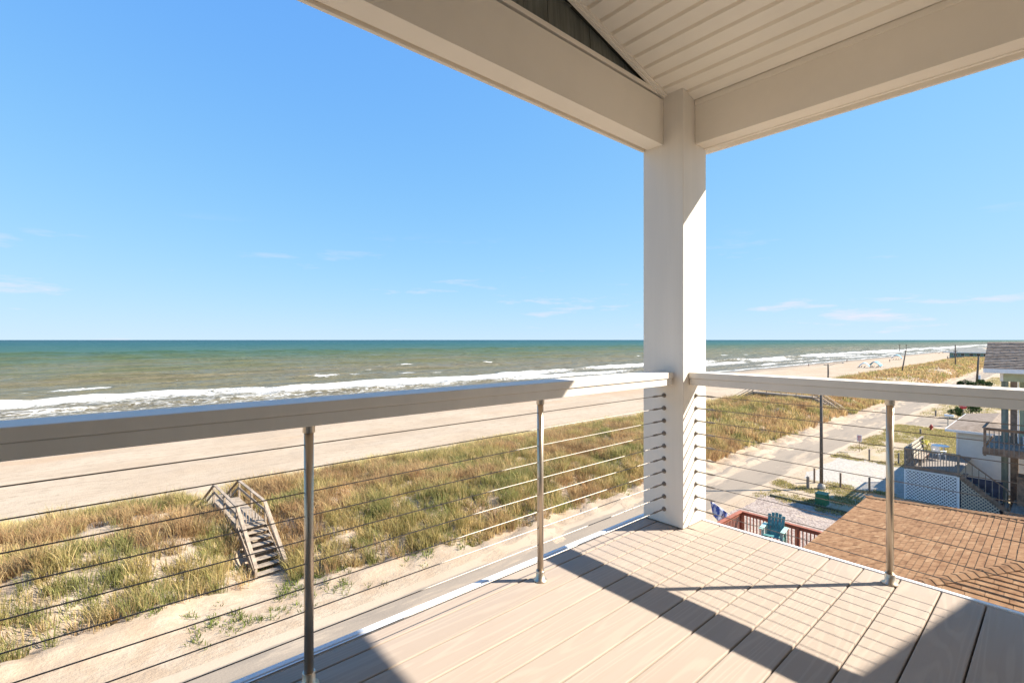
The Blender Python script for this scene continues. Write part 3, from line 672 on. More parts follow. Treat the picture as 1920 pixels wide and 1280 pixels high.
# railings
RT, RM, RB = 0.935, 0.898, 0.858
CAB = [0.789 - 0.0775 * i for i in range(10)]
def tube_post(par, x, y):
    p = MB().tube((x, y, 0.03), (x, y, 0.852), 0.0150, n=20, cap=True).build("post", 'steel', par, smooth=True)
    off = chain(par)
    fl = MB().lathe((x, y, 0.0), [(0.032, 0.001), (0.032, 0.005), (0.0205, 0.008), (0.0205, 0.046), (0.019, 0.049)], 20); fl.build("base_flange", 'steel', p, smooth=True)
    MB().box(x - 0.019, x + 0.019, y - 0.024, y + 0.024, 0.853, 0.8575).tube((x, y, 0.828), (x, y, 0.8525), 0.0190, n=18).build("top_bracket", 'steel', p)
    for z in CAB:
        for sx_, sy_ in (((1, 0), (-1, 0)) if abs(y - 1.622) < 0.05 else ((0, 1), (0, -1))):
            pass
    return p
def fitting_mesh():
    m = MB()
    m.tube((0, 0, 0), (0.004, 0, 0), 0.0145, 0.0135, 14); m.tube((0.004, 0, 0), (0.013, 0, 0), 0.0115, 0.0065, 14)
    m.tube((0.013, 0, 0), (0.075, 0, 0), 0.0042, n=8); m.tube((0.075, 0, 0), (0.080, 0, 0), 0.006, n=6); m.tube((0.080, 0, 0), (0.108, 0, 0), 0.0058, 0.0058, 8); m.tube((0.108, 0, 0), (0.125, 0, 0), 0.0052, 0.003, 8)
    return m.mesh("cable_fitting", 'cable_steel')
FIT = fitting_mesh()
rl = root("cable_railing", (0, 1.622, 0), "stainless cable railing with white cap rail on the ocean side", "railing", "porch railings")
off = chain(rl)
MB().box(-3.6, 2.628, 1.550, 1.692, RM + 0.001, RT).build("cap_rail", 'white_paint', rl, bevel=0.003)
MB().box(-3.6, 2.626, 1.556, 1.686, RB, RM).build("sub_rail", 'white_paint', rl, bevel=0.002)
for x in (1.581, 0.526, -0.556, -1.62, -2.69): tube_post(rl, x, 1.622)
for z in CAB:
    MB().tube((-3.6, 1.622, z), (2.54, 1.622, z), 0.0021, n=6).build("cable", 'cable_steel', rl)
    link(FIT, "cable_fitting", rl, (CX0 - off.x, 0, z), (0, 0, math.pi))
rr = root("cable_railing", (2.786, 0, 0), "stainless cable railing with white cap rail on the side over the brown roof", "railing", "porch railings")
off = chain(rr)
MB().box(2.702, 2.832, -1.5, 1.492, RM + 0.001, RT).build("cap_rail", 'white_paint', rr, bevel=0.003)
MB().box(2.707, 2.827, -1.5, 1.490, RB, RM).build("sub_rail", 'white_paint', rr, bevel=0.002)
for y in (0.537, -0.46): tube_post(rr, 2.786, y)
for z in CAB:
    MB().tube((2.786, -1.5, z), (2.786, 1.40, z), 0.0021, n=6).build("cable", 'cable_steel', rr)
    link(FIT, "cable_fitting", rr, (0, CY0 - off.y, z), (0, 0, -math.pi / 2))

# the house behind and below the porch
hb = root("own_house", (-1, -6, G), "pale house body behind the viewer that carries the porch", "house")
def top_line(x): return 2.43 + (4.48 - x) * 0.317
MB().prism([(-6.9, -0.4), (5.3, -0.4), (5.3, top_line(5.3) - 0.2), (-0.8, top_line(-0.8) - 0.2), (-6.9, top_line(5.3) - 0.2)], 'y', -12, -1.7).build("upper_wall", 'house_siding', hb)
MB().prism([(5.6, top_line(5.6) - 0.16), (-0.8, top_line(-0.8) - 0.16), (-7.2, top_line(5.6) - 0.16), (-7.2, top_line(5.6)), (-0.8, top_line(-0.8)), (5.6, top_line(5.6))], 'y', -12.3, -1.501).build("roof", 'shingle_grey', hb)
MB().box(-6.9, 2.5, -12, 1.2, -6.5, -0.42).build("lower_wall", 'house_siding', hb)
for x in (-6.5, -2.2, 2.2):
    for y in (-11, -5, 0.9): MB().box(x - 0.15, x + 0.15, y - 0.15, y + 0.15, G - 0.2, -6.5).build("piling", 'piling', hb)
dr_ = MB().box(-2.4, 0.6, -1.698, -1.66, 0.02, 2.15).build("sliding_door", 'trim_white', hb)
for x0, x1 in ((-2.3, -0.95), (-0.85, 0.5)): MB().box(x0, x1, -1.659, -1.65, 0.1, 2.07).build("pane", 'glass_dark', dr_)

# ------------------------------------------------------------------ brown roofed neighbour
NX0, NX1, NY = 9.04, 20.43, 4.55; EZ = -4.37; HP = 0.327; HD = 4.7
nb = root("neighbor_house", (14.7, -0.2, G), "neighbor house with brown shingled hip roof below the side railing", "house")
MB().box(NX0 + 0.4, NX1 - 0.4, NY - 2 * HD + 0.4, NY - 0.4, -7.0, EZ - 0.05).build("wall", 'siding_beige', nb)
for x in (NX0 + 0.7, 13, 17, NX1 - 0.7):
    for y in (NY - 0.8, NY - HD, NY - 2 * HD + 0.8): MB().tube((x, y, G - 0.3), (x, y, -7.0), 0.16, n=10).build("piling", 'piling', nb)
rx0, rx1, ry, rz = NX0 + HD, NX1 - HD, NY - HD, EZ + HP * HD
rp = MB().add([(NX0, NY, EZ), (NX1, NY, EZ), (NX1, NY - 2 * HD, EZ), (NX0, NY - 2 * HD, EZ), (rx0, ry, rz), (rx1, ry, rz),
               (NX0, NY, EZ - 0.16), (NX1, NY, EZ - 0.16), (NX1, NY - 2 * HD, EZ - 0.16), (NX0, NY - 2 * HD, EZ - 0.16)],
              [(0, 1, 5, 4), (1, 2, 5), (2, 3, 4, 5), (3, 0, 4), (0, 6, 7, 1), (1, 7, 8, 2), (2, 8, 9, 3), (3, 9, 6, 0), (6, 9, 8, 7)]).build("roof", 'shingle_brown', nb)
TW, EX, TT = 0.3048, 0.138, 0.016
cs_ = math.hypot(1, HP)
# one tab: butt end proud, head tucked under the course above; local x along the eave, y up the slope
tab = MB().add([(0.004, -0.006, 0.002), (TW - 0.004, -0.006, 0.002), (TW - 0.004, EX, 0.001), (0.004, EX, 0.001),
                (0.004, -0.006, TT + 0.006), (TW - 0.004, -0.006, TT + 0.006), (TW - 0.004, EX, 0.004), (0.004, EX, 0.004)],
               [(4, 5, 6, 7), (0, 1, 5, 4), (1, 2, 6, 5), (3, 0, 4, 7)]).mesh("shingle", 'shingle_brown')
def slope_frame(o, ux, uy):
    """eave origin o, eave direction ux, inward horizontal direction uy"""
    ux = Vector(ux); up = (Vector(uy) + Vector((0, 0, HP))).normalized(); nz = ux.cross(up)
    m = Matrix((ux, up, nz)).transposed().to_4x4(); m.translation = Vector(o); return m
A_, B_ = math.cos(TH), math.sin(TH)
def pix(p):
    d = A_ * p[0] + B_ * p[1]; r = B_ * p[0] - A_ * p[1]
    return (960 + 900.67 * r / max(d, .01), 637 + 900.67 * (ZC - p[2]) / max(d, .01), d)
tabs = []
for frame, length in ((slope_frame((NX1, NY, EZ), (-1, 0, 0), (0, -1, 0)), NX1 - NX0), (slope_frame((NX0, NY, EZ), (0, -1, 0), (1, 0, 0)), 2 * HD)):
    course = 0
    while course * EX < HD * cs_:
        yy_ = course * EX; run = yy_ / cs_
        u = run - random.random() * 0.02 + (course % 3) * TW / 3 - TW
        while u < length - run:
            ua, ub = max(u, run + 0.06), min(u + TW, length - run - 0.06)
            if ub - ua > 0.03:
                jit = Matrix.Translation((ua, yy_ + (random.random() - 0.5) * 0.006, 0.002 + random.random() * 0.004)) @ Matrix.Diagonal(((ub - ua) / TW, 1, 1, 1))
                m = frame @ jit; p = m @ Vector((TW / 2, EX / 2, 0)); px_, py_, d_ = pix(p)
                vis = px_ < 1930 and py_ < 1018.8 + 0.3034 * (px_ - 1480) + 4 and px_ > 1400
                tabs.append((0 if vis else 1, d_, m))
            u += TW
        course += 1
tabs.sort(key=lambda t: (t[0], t[1]))
offn = chain(nb)
mo = Matrix.Translation(-offn)
for _, _, m in tabs[:300]:
    o = bpy.data.objects.new("shingle", tab); COL.objects.link(o); o.parent = rp; o.matrix_local = mo @ m
rest = MB(); tv = [v_.co.copy() for v_ in tab.vertices]; tf = [tuple(p_.vertices) for p_ in tab.polygons]
for _, _, m in tabs[300:]: rest.add([m @ v_ for v_ in tv], tf)
o = rest.build("shingle_field", 'shingle_brown', rp); o["kind"] = "stuff"
at = o.data.attributes.new("tabtint", 'FLOAT', 'POINT'); at.data.foreach_set("value", np.repeat(rng.random(len(tabs) - 300), len(tv)).astype(np.float32))
# hip caps folded over the hips, and the ridge
for corner, dirn in (((NX0, NY), (1, -1)), ((NX1, NY), (-1, -1)), ((NX0, NY - 2 * HD), (1, 1)), ((NX1, NY - 2 * HD), (-1, 1))):
    hv = Vector((dirn[0], dirn[1], HP)); L = hv.length * HD; hv.normalize()
    wa = Vector((dirn[0], 0, 0)); wb = Vector((0, dirn[1], 0))
    nc = int(L / 0.155)
    for i in range(nc):
        a = Vector((*corner, EZ + 0.034)) + hv * (i * 0.155 - 0.01); b = a + hv * 0.19
        lift = Vector((0, 0, 0.013)); w = 0.135
        # each wing lies on one slope: from the hip sideways and down
        wing1 = Vector((dirn[0] * 0.71, -dirn[1] * 0.71, 0)); wing2 = Vector((-dirn[0] * 0.71, dirn[1] * 0.71, 0))
        wing1 = wing1 * w; wing2 = wing2 * w
        # heights from the slope planes
        def zpl(p, which):
            return EZ + HP * (abs(p.y - corner[1]) if which == 1 else abs(p.x - corner[0]))
        q = []
        for base_p, lf in ((a, 0.016), (b, 0.004)):
            c0 = base_p + Vector((0, 0, lf))
            p1 = base_p + wing1; p1.z = zpl(p1, 1) + 0.024 + lf
            p2 = base_p + wing2; p2.z = zpl(p2, 2) + 0.024 + lf
            q += [p1, c0, p2]
        th = Vector((0, 0, -0.014))
        vs = q + [v_ + th for v_ in q]
        MB().add(vs, [(0, 1, 4, 3), (1, 2, 5, 4), (6, 9, 10, 7), (7, 10, 11, 8), (0, 6, 7, 1), (1, 7, 8, 2), (3, 4, 10, 9), (4, 5, 11, 10), (0, 3, 9, 6), (2, 8, 11, 5)]).build("hip_cap", 'shingle_brown', rp)
MB().prism([(ry - 0.15, rz - 0.03), (ry, rz + 0.03), (ry + 0.15, rz - 0.03), (ry, rz + 0.012)], 'x', rx0, rx1).build("ridge_cap", 'shingle_brown', rp)

# red deck of that house
rd = root("red_deck", (15, 6.6, G), "red stained deck and railing behind the brown roof", "deck")
FZ, RZT = -6.86, -5.87; DX0, DX1, DY0, DY1 = 9.6, 20.05, 4.2, 8.78
y = DY0
bmesh_b = MB().box(DX0, DX1, 0, 0.135, FZ - 0.03, FZ).mesh("deck_board", 'red_stain', (15, 0, 0))
while y < DY1 - 0.1:
    link(bmesh_b, "deck_board", rd, (0, y - 6.6, -G)); y += 0.141
MB().box(DX0, DX1, DY1 - 0.03, DY1 + 0.01, FZ - 0.28, FZ - 0.032).build("rim_joist", 'red_stain', rd)
MB().box(DX1 - 0.03, DX1 + 0.01, DY0, DY1 - 0.031, FZ - 0.28, FZ - 0.032).build("rim_joist", 'red_stain', rd)
for x in (DX0 + 0.1, 14.8, DX1 - 0.1): MB().box(x - 0.07, x + 0.07, DY1 - 0.2, DY1 - 0.06, G - 0.2, FZ - 0.03).build("support_post", 'red_stain', rd)
MB().box(DX0, DX1 + 0.04, DY1 - 0.12, DY1 + 0.04, RZT - 0.035, RZT).build("cap_rail", 'red_stain', rd, bevel=0.004)
MB().box(DX1 - 0.12, DX1 + 0.04, DY0, DY1 - 0.121, RZT - 0.035, RZT).build("cap_rail", 'red_stain', rd, bevel=0.004)
MB().box(DX0, DX1 - 0.06, DY1 - 0.055, DY1 - 0.02, RZT - 0.16, RZT - 0.036).build("rail_board", 'red_stain', rd)
MB().box(DX1 - 0.055, DX1 - 0.02, DY0, DY1 - 0.06, RZT - 0.16, RZT - 0.036).build("rail_board", 'red_stain', rd)
for (x, y) in ((DX1 - 0.04, DY1 - 0.04), (DX1 - 0.05, 6.62), (DX1 - 0.05, 4.5), (16.9, DY1 - 0.04), (13.6, DY1 - 0.04), (10.2, DY1 - 0.04)):
    MB().box(x - 0.055, x + 0.055, y - 0.055, y + 0.055, FZ, RZT - 0.037).build("post", 'red_stain', rd)
bal = MB().box(-0.018, 0.018, -0.018, 0.018, FZ - 0.2, RZT - 0.05).mesh("baluster", 'red_stain', (0, 0, G))
y = DY0 + 0.1
while y < DY1 - 0.1: link(bal, "baluster", rd, (DX1 - 0.004 - 15, y - 6.6, 0)); y += 0.128
x = DX0 + 0.1
while x < DX1 - 0.1: link(bal, "baluster", rd, (x - 15, DY1 - 0.004 - 6.6, 0)); x += 0.128

# tall adirondack chair facing our side
ch = root("adirondack_chair", (18.85, 7.05, FZ), "tall teal wooden adirondack chair on the red deck", "chair", rz=R(8))
def cb(name, mat, *bars):
    m = MB()
    for b in bars: m.bar(*b)
    return m.build(name, mat, ch, world=False, bevel=0.004, seg=1)
SZ = 0.80
for sy_ in (-0.31, 0.31):
    cb("leg", 'teal_pale', ((-0.30, sy_, 0), (-0.27, sy_, SZ + 0.27), 0.10, 0.03, (1, 0, 0)))
    cb("leg", 'teal_pale', ((0.36, sy_, 0), (0.22, sy_, SZ + 0.27), 0.09, 0.03, (1, 0, 0)))
    cb("stretcher", 'teal_pale', ((-0.29, sy_, 0.30), (0.32, sy_, 0.30), 0.03, 0.08))
    cb("arm", 'teal_pale', ((-0.42, sy_ * 1.12, SZ + 0.285), (0.34, sy_ * 1.12, SZ + 0.285), 0.145, 0.024))
    cb("seat_rail", 'teal_paint', ((-0.34, sy_ * 0.93, SZ), (0.30, sy_ * 0.93, SZ - 0.12), 0.03, 0.10))
for i in range(6):
    t = i / 5; cb("seat_slat", 'teal_paint', ((-0.33 + 0.50 * t, -0.285, SZ + 0.06 - 0.10 * t), (-0.33 + 0.50 * t, 0.285, SZ + 0.06 - 0.10 * t), 0.082, 0.022))
for i, yy_ in enumerate((-0.22, -0.11, 0.0, 0.11, 0.22)):
    hh = (0.70, 0.76, 0.78, 0.76, 0.70)[i]
    cb("back_slat", 'teal_paint', ((0.14, yy_ * 0.95, SZ - 0.06), (0.14 + 0.42 * hh, yy_ * 1.08, SZ - 0.06 + hh), 0.104, 0.020, (1, 0, 0)))
cb("back_rail", 'teal_pale', ((0.33, -0.33, SZ + 0.26), (0.33, 0.33, SZ + 0.26), 0.03, 0.09))
cb("back_rail", 'teal_pale', ((0.45, -0.26, SZ + 0.52), (0.45, 0.26, SZ + 0.52), 0.025, 0.07))
cb("footrest", 'teal_pale', ((-0.52, -0.29, 0.36), (-0.52, 0.29, 0.36), 0.16, 0.024))
cb("footrest_bracket", 'teal_pale', ((-0.60, -0.26, 0.335), (0.30, -0.26, 0.335), 0.03, 0.05), ((-0.60, 0.26, 0.335), (0.30, 0.26, 0.335), 0.03, 0.05))

fl = root("garden_flag", (19.2, 8.86, -6.0), "blue and white flag on a slanted pole at the red deck rail", "flag")
MB().tube((19.45, 8.80, -6.02), (18.7, 9.45, -5.30), 0.012, n=8).build("pole", 'white_paint', fl)
m = MB(); nu, nv = 8, 9
P0, P1 = Vector((18.74, 9.42, -5.36)), Vector((19.28, 8.96, -5.84))
vs = []
for j in range(nv):
    for i in range(nu):
        t = i / (nu - 1); w = j / (nv - 1)
        p = P0.lerp(P1, t) + Vector((0, 0, -0.62 * w)) + Vector((0.7, 0.7, 0)) * 0.07 * math.sin(t * 7 + w * 2.5) * (0.3 + w) + Vector((0.10 * w * (0.5 - t) * 2, -0.10 * w * (0.5 - t) * 2, 0))
        vs.append(p)
m.add(vs, [(j * nu + i, j * nu + i + 1, (j + 1) * nu + i + 1, (j + 1) * nu + i) for j in range(nv - 1) for i in range(nu - 1)])
o = m.build("cloth", 'flag_cloth', fl, smooth=True); sm = o.modifiers.new("solid", 'SOLIDIFY'); sm.thickness = 0.004

# ------------------------------------------------------------------ dune walkovers
def walkover(loc, rz, W, run0, plat, run1, rise0, rise1, label):
    """local y runs seaward from the foot of the landward stair; z=0 at its foot"""
    w = root("beach_walkover", loc, label, "boardwalk stairs", "dune walkovers", rz)
    def bd(name, *bars, mat='weathered_wood', bevel=0.006):
        m = MB()
        for b in bars: m.bar(*b)
        return m.build(name, mat, w, world=False, bevel=bevel, seg=1)
    h = W / 2; n = max(4, int(rise0 / 0.17)); y1 = run0 + plat; y2 = y1 + run1; zt = rise0
    for i in range(n):
        t = (i + 0.5) / n; bd("tread", ((-h + 0.05, run0 * t, zt * (i + 1) / n - 0.01 - zt / n * 0.3), (h - 0.05, run0 * t, zt * (i + 1) / n - 0.01 - zt / n * 0.3), 0.36, 0.04), mat='weathered_board')
    yb = run0 + 0.07
    while yb < y1:
        bd("deck_plank", ((-h, yb, zt - 0.02), (h, yb, zt - 0.02), 0.134, 0.035), mat='weathered_board'); yb += 0.146
    n1 = max(4, int(rise1 / 0.17))
    for i in range(n1):
        t = (i + 0.5) / n1; bd("tread", ((-h + 0.05, y1 + run1 * t, zt - rise1 * (i + 0.6) / n1), (h - 0.05, y1 + run1 * t, zt - rise1 * (i + 0.6) / n1), 0.27, 0.035), mat='weathered_board')
    for sx_ in (-1, 1):
        x = sx_ * h
        bd("stringer", ((x, -0.05, -0.05), (x, run0, zt - 0.14), 0.05, 0.28)); bd("stringer", ((x, y1, zt - 0.14), (x, y2, zt - rise1 - 0.05), 0.05, 0.28))
        bd("side_beam", ((x, run0, zt - 0.17), (x, y1, zt - 0.17), 0.05, 0.24))
        bd("hand_rail", ((x, 0.0, 0.47), (x, run0, zt + 0.95), 0.16, 0.045)); bd("hand_rail", ((x, run0, zt + 0.95), (x, y1, zt + 0.95), 0.15, 0.045))
        bd("hand_rail", ((x, y1, zt + 0.95), (x, y2, zt - rise1 + 0.9), 0.15, 0.045))
        bd("mid_rail", ((x, 0.0, 0.20), (x, run0, zt + 0.55), 0.04, 0.13)); bd("mid_rail", ((x, run0, zt + 0.52), (x, y1, zt + 0.52), 0.04, 0.14)); bd("mid_rail", ((x, y1, zt + 0.55), (x, y2, zt - rise1 + 0.5), 0.04, 0.13))
        bd("post", ((x * 1.03, 0.02, -0.4), (x * 1.03, 0.02, 0.45), 0.10, 0.10, (1, 0, 0)))
        yps = [run0] + [run0 + plat * k / max(1, round(plat / 2.1)) for k in range(1, max(1, round(plat / 2.1)) + 1)]
        for yp in yps: bd("post", ((x * 1.05, yp, -0.8), (x * 1.05, yp, zt + 1.0), 0.10, 0.10, (1, 0, 0)))
        bd("post", ((x * 1.05, y2, zt - rise1 - 0.5), (x * 1.05, y2, zt - rise1 + 0.95), 0.10, 0.10, (1, 0, 0)))
    return w, run0, plat, zt, h
wk, run0, plat, zt, h = walkover((5.92, 23.25, G + 0.02), R(2.2), 1.22, 3.1, 4.9, 3.4, 1.44, 1.75, "weathered grey wooden walkover stairs over the dune, left of the near railing post")
# balustered gates leaning across the platform ends
m_b = MB().box(-0.02, 0.02, -0.015, 0.015, 0, 0.62).mesh("picket", 'weathered_wood')
for k in range(8): link(m_b, "picket", wk, (-h + 0.12 + k * 0.135, run0 + 0.06, zt + 0.05))
for k in range(6): link(m_b, "picket", wk, (-h + 0.12 + k * 0.135, run0 + plat - 0.08, zt + 0.10))
for k in range(9): link(m_b, "picket", wk, (-h - 0.30 - 0.03 * (k % 2), run0 - 0.1 + k * 0.17, 0.72 + 0.04 * (k % 3)), (0.04 * ((k * 7) % 3 - 1), 0.03, 0))
walkover((79.2, 20.2, G + 0.02), R(-8), 1.5, 4.0, 9.0, 4.5, 2.15, 2.6, "distant weathered walkover crossing the dune right of the column")

# ------------------------------------------------------------------ street furniture
def pole(name, x, y, z1, r, label, lean=(0, 0), z0=None, group="utility poles"):
    z0 = float(ground_z(x, y)) if z0 is None else z0
    p = root(name, (x, y, z0), label, "pole", group)
    MB().tube((0, 0, -0.6), (lean[0], lean[1], z1 - z0), r, r * 0.78, 12).build("shaft", 'pole_wood', p, world=False, smooth=True)
    return p, z0
p, z0 = pole("utility_pole", 38.55, 11.29, -2.02, 0.115, "tall dark wooden pole standing by the gravel driveway and green box")
MB().lathe((0, 0, 0), [(0.26, -0.1), (0.24, 0.25), (0.17, 0.38), (0.12, 0.42)], 10).build("base_collar", 'concrete', p, world=False)
p, z0 = pole("utility_pole", 86.5, 24.4, -2.62, 0.13, "distant utility pole carrying a curved street light arm", z0=-9.2)
hh = -2.62 - z0
lx, ly = B_, -A_                                       # towards the right of the picture
pts = [Vector((lx * t * 2.3, ly * t * 2.3, hh - 0.35 + 0.55 * math.sin(t * 1.7))) for t in np.linspace(0, 1, 8)]
MB().path(pts, 0.035, 6).build("lamp_arm", 'lamp_metal', p, world=False)
e_ = pts[-1]; MB().lathe((e_.x, e_.y, e_.z), [(0.06, -0.08), (0.16, -0.06), (0.15, 0.02), (0.05, 0.07)], 10).build("lamp_head", 'lamp_metal', p, world=False)
MB().bar((0, 0, hh - 0.25), (-lx * 0.7, -ly * 0.7, hh - 0.15), 0.08, 0.1).build("bracket", 'lamp_metal', p, world=False)
pole("utility_pole", 159.6, 28.6, -1.53, 0.17, "leaning bare utility pole on the grassy dune left of the aqua house", (1.2, -1.0), -9.0)
p, z0 = pole("utility_pole", 213.1, 23.9, -0.45, 0.19, "straight distant utility pole in front of the aqua beach house", z0=-9.2)
MB().bar((0, -0.5, 6.6), (0, 0.5, 6.6), 0.15, 0.2).build("cross_arm", 'pole_wood', p, world=False)
p, z0 = pole("utility_pole", 157.9, 14.0, -2.79, 0.24, "thick short utility pole beside the far road with a pale box", (0.3, -0.35), G)
MB().box(-0.35, 0.0, -0.75, -0.35, 0.6, 2.2).build("meter_box", 'trim_white', p, world=False, bevel=0.02)

posts = [(38.12, 11.99, 0.83, 0.09, 'grey_wood', "short square wooden post just left of the dark pole"), (39.89, 12.13, 1.08, 0.055, 'brown_wood', "thin parking post nearest the dark pole"),
         (40.0, 10.52, 1.05, 0.055, 'brown_wood', "second thin parking post right of the dark pole"), (40.38, 8.92, 1.0, 0.055, 'brown_wood', "thin parking post close to the lattice deck"),
         (51.15, 11.3, 0.95, 0.06, 'grey_wood', "wooden parking post at the far gravel edge near the small sign"), (51.27, 9.29, 0.95, 0.06, 'grey_wood', "wooden parking post at the far gravel edge left of the bench deck"),
         (87.4, 11.8, 0.80, 0.09, 'grey_wood', "short wooden post across the side street"), (69.7, 10.7, 0.55, 0.08, 'grey_wood', "stubby post in the yard grass near the hydrant")]
for x, y, hgt_, r, mt, lb in posts:
    z = float(ground_z(x, y)); p = root("parking_post", (x, y, z), lb, "post", "wooden parking posts")
    MB().box(-r, r, -r, r, -0.3, hgt_).build("shaft", mt, p, world=False, bevel=r * 0.25)
    MB().prism([(-r * 0.8, hgt_), (r * 0.8, hgt_), (0, hgt_ + r * 0.35)], 'y', -r * 0.8, r * 0.8).build("cap", mt, p, world=False)

bx = root("utility_box", (35.05, 10.22, G), "green metal utility box on the grass by the dark pole", "utility box")
MB().prism([(-0.34, 0.0), (0.34, 0.0), (0.34, 0.62), (-0.34, 0.70)], 'y', -0.30, 0.30).build("body", 'green_box', bx, world=False, bevel=0.015)
MB().box(-0.37, 0.37, -0.33, 0.33, 0.705, 0.74).build("lid", 'green_box', bx, world=False, bevel=0.012)
MB().box(-0.45, 0.45, -0.4, 0.4, -0.1, 0.02).build("pad", 'concrete', bx, world=False, bevel=0.01)
ed = root("timber_edging", (34.3, 10.8, G), "dark landscape timber edging along the gravel driveway", "edging")
for i in range(3): MB().box(-0.08, 0.08, -2.2 + i * 1.5, -0.72 + i * 1.5, -0.05, 0.14 - 0.01 * (i % 2)).build("timber", 'timber_edge', ed, world=False, bevel=0.012)

hy = root("fire_hydrant", (73.55, 10.33, G), "red fire hydrant at the corner of the side street", "hydrant")
MB().lathe((0, 0, 0), [(0.17, 0), (0.17, 0.05), (0.115, 0.06), (0.11, 0.42), (0.15, 0.44), (0.15, 0.48), (0.12, 0.52), (0.08, 0.62), (0.03, 0.66), (0.03, 0.72)], 14).build("barrel", 'hydrant_red', hy, world=False, smooth=True)
for d_ in ((0, 1), (0, -1), (-1, 0)): MB().tube((d_[0] * 0.08, d_[1] * 0.08, 0.36), (d_[0] * 0.21, d_[1] * 0.21, 0.36), 0.065, n=10).build("outlet", 'hydrant_red', hy, world=False)
sg = root("stop_sign", (83.2, 8.6, G), "red stop sign on a post behind the shed roof", "sign")
MB().box(-0.03, 0.03, -0.03, 0.03, 0, 2.05).build("post", 'grey_wood', sg, world=False)
octa = [(0.38 * math.cos(R(22.5 + 45 * i)), 2.1 + 0.38 * math.sin(R(22.5 + 45 * i))) for i in range(8)]
pl_ = MB().prism(octa, 'x', -0.045, -0.033).build("plate", 'sign_red', sg, world=False)
def text_mesh(txt, size, mat, parent, loc, rot):
    cu = bpy.data.curves.new(txt, 'FONT'); cu.body = txt; cu.size = size; cu.align_x = 'CENTER'; cu.align_y = 'CENTER'; cu.extrude = 0.001
    to = bpy.data.objects.new("tmp_text", cu); COL.objects.link(to)
    dg = bpy.context.evaluated_depsgraph_get(); me = bpy.data.meshes.new_from_object(to.evaluated_get(dg)); bpy.data.objects.remove(to); bpy.data.curves.remove(cu)
    me.materials.clear(); me.materials.append(M(mat)); return link(me, "lettering", parent, loc, rot)
text_mesh("STOP", 0.26, 'sign_white', pl_, (-0.0475, 0, 2.1), (R(90), 0, R(-90)))
sg = root("parking_sign", (54.1, 12.73, G), "small white sign with red lettering on a thin post by the road", "sign", rz=R(10))
MB().box(-0.02, 0.02, -0.02, 0.02, -0.2, 1.55).build("post", 'brown_wood', sg, world=False)
pl_ = MB().box(-0.04, -0.022, -0.19, 0.19, 0.98, 1.60).build("plate", 'sign_white', sg, world=False, bevel=0.006)
for i, (w_, z_) in enumerate(((0.28, 1.50), (0.30, 1.40), (0.22, 1.29), (0.28, 1.18), (0.2, 1.08))): MB().box(-0.0425, -0.0408, -w_ / 2, w_ / 2, z_ - 0.025, z_ + 0.025).build("print_line", 'sign_red', pl_, world=False)
mk = root("trail_marker", (89.3, 22.77, float(ground_z(89.3, 22.77))), "white marker plate on a post beside the distant walkover stairs", "sign", rz=R(15))
MB().box(-0.05, 0.05, -0.05, 0.05, -0.3, 0.75).build("post", 'grey_wood', mk, world=False)
MB().box(-0.075, -0.051, -0.16, 0.16, 0.55, 1.75).build("plate", 'sign_white', mk, world=False, bevel=0.01)
mb_ = root("mailbox", (78.8, 9.5, G), "pale mailbox on a post where the side street meets the road", "mailbox")
MB().box(-0.06, 0.06, -0.06, 0.06, -0.2, 1.12).build("post", 'siding_beige', mb_, world=False)
MB().prism([(-0.15, 1.125), (0.15, 1.125), (0.15, 1.3), (0.1, 1.38), (-0.1, 1.38), (-0.15, 1.3)], 'y', -0.55, 0.35).build("box", 'plastic_white', mb_, world=False, bevel=0.01)

def shrub(name, x, y, r, hgt_, nleaf, label, group=None, ls=0.12, mat='shrub_leaf'):
    z = float(ground_z(x, y)); sroot = root(name, (x, y, z), label, "shrub", group)
    m = MB(); m.tube((0, 0, -0.2), (0, 0, hgt_ * 0.5), 0.05, 0.03, 6)
    for k in range(4):
        a = k * 1.6; m.tube((0, 0, hgt_ * 0.15), (math.cos(a) * r * 0.6, math.sin(a) * r * 0.6, hgt_ * 0.65), 0.03, 0.012, 5)
    m.build("stem", 'bark', sroot, world=False)
    m = MB()
    cl = [(random.gauss(0, r * .45), random.gauss(0, r * .45), hgt_ * (0.35 + 0.5 * random.random()), r * (0.3 + 0.3 * random.random())) for _ in range(9)]
    for k in range(nleaf):
        cx, cy, cz, cr = random.choice(cl)
        v_ = Vector((random.gauss(0, 1), random.gauss(0, 1), random.gauss(0, 1))).normalized() * cr * (0.6 + 0.5 * random.random())
        p_ = Vector((cx, cy, cz)) + v_; p_.z = max(p_.z, 0.05)
        d1 = Vector((random.gauss(0, 1), random.gauss(0, 1), random.gauss(0, 1))).normalized() * ls; d2 = d1.orthogonal().normalized() * ls * 0.45
        m.add([p_ - d1, p_ + d2, p_ + d1, p_ - d2], [(0, 1, 2, 3)])
    m.build("foliage", mat, sroot, world=False)
shrub("evergreen_shrub", 87.5, 9.55, 0.8, 1.7, 700, "dark round shrub between the mailbox and the stop sign")
shrub("evergreen_shrub", 93.5, 8.7, 1.0, 1.9, 700, "dark shrub right of the stop sign behind the shed roof")
for i, (x, y, r) in enumerate(((150.8, 16.2, 0.7), (150.2, 15.4, 0.9), (149.6, 14.2, 0.9), (149.2, 12.9, 1.0), (148.8, 12.1, 1.1), (148.4, 11.2, 1.0), (156, 13.0, 0.9))):
    shrub("roadside_shrub", x, y, r * 0.8, r * 1.4, 160, ["first", "second", "third", "fourth", "fifth", "sixth"][i] + " small shrub from the left in the row above the rail by the far road" if i < 6 else "small shrub at the foot of the thick short utility pole", "row of roadside shrubs", 0.2)

# ------------------------------------------------------------------ grey roofed beach house on the right
bh = root("beach_house", (44, 0, G), "raised beach house with grey shingle roof and brown balcony at the right edge", "house")
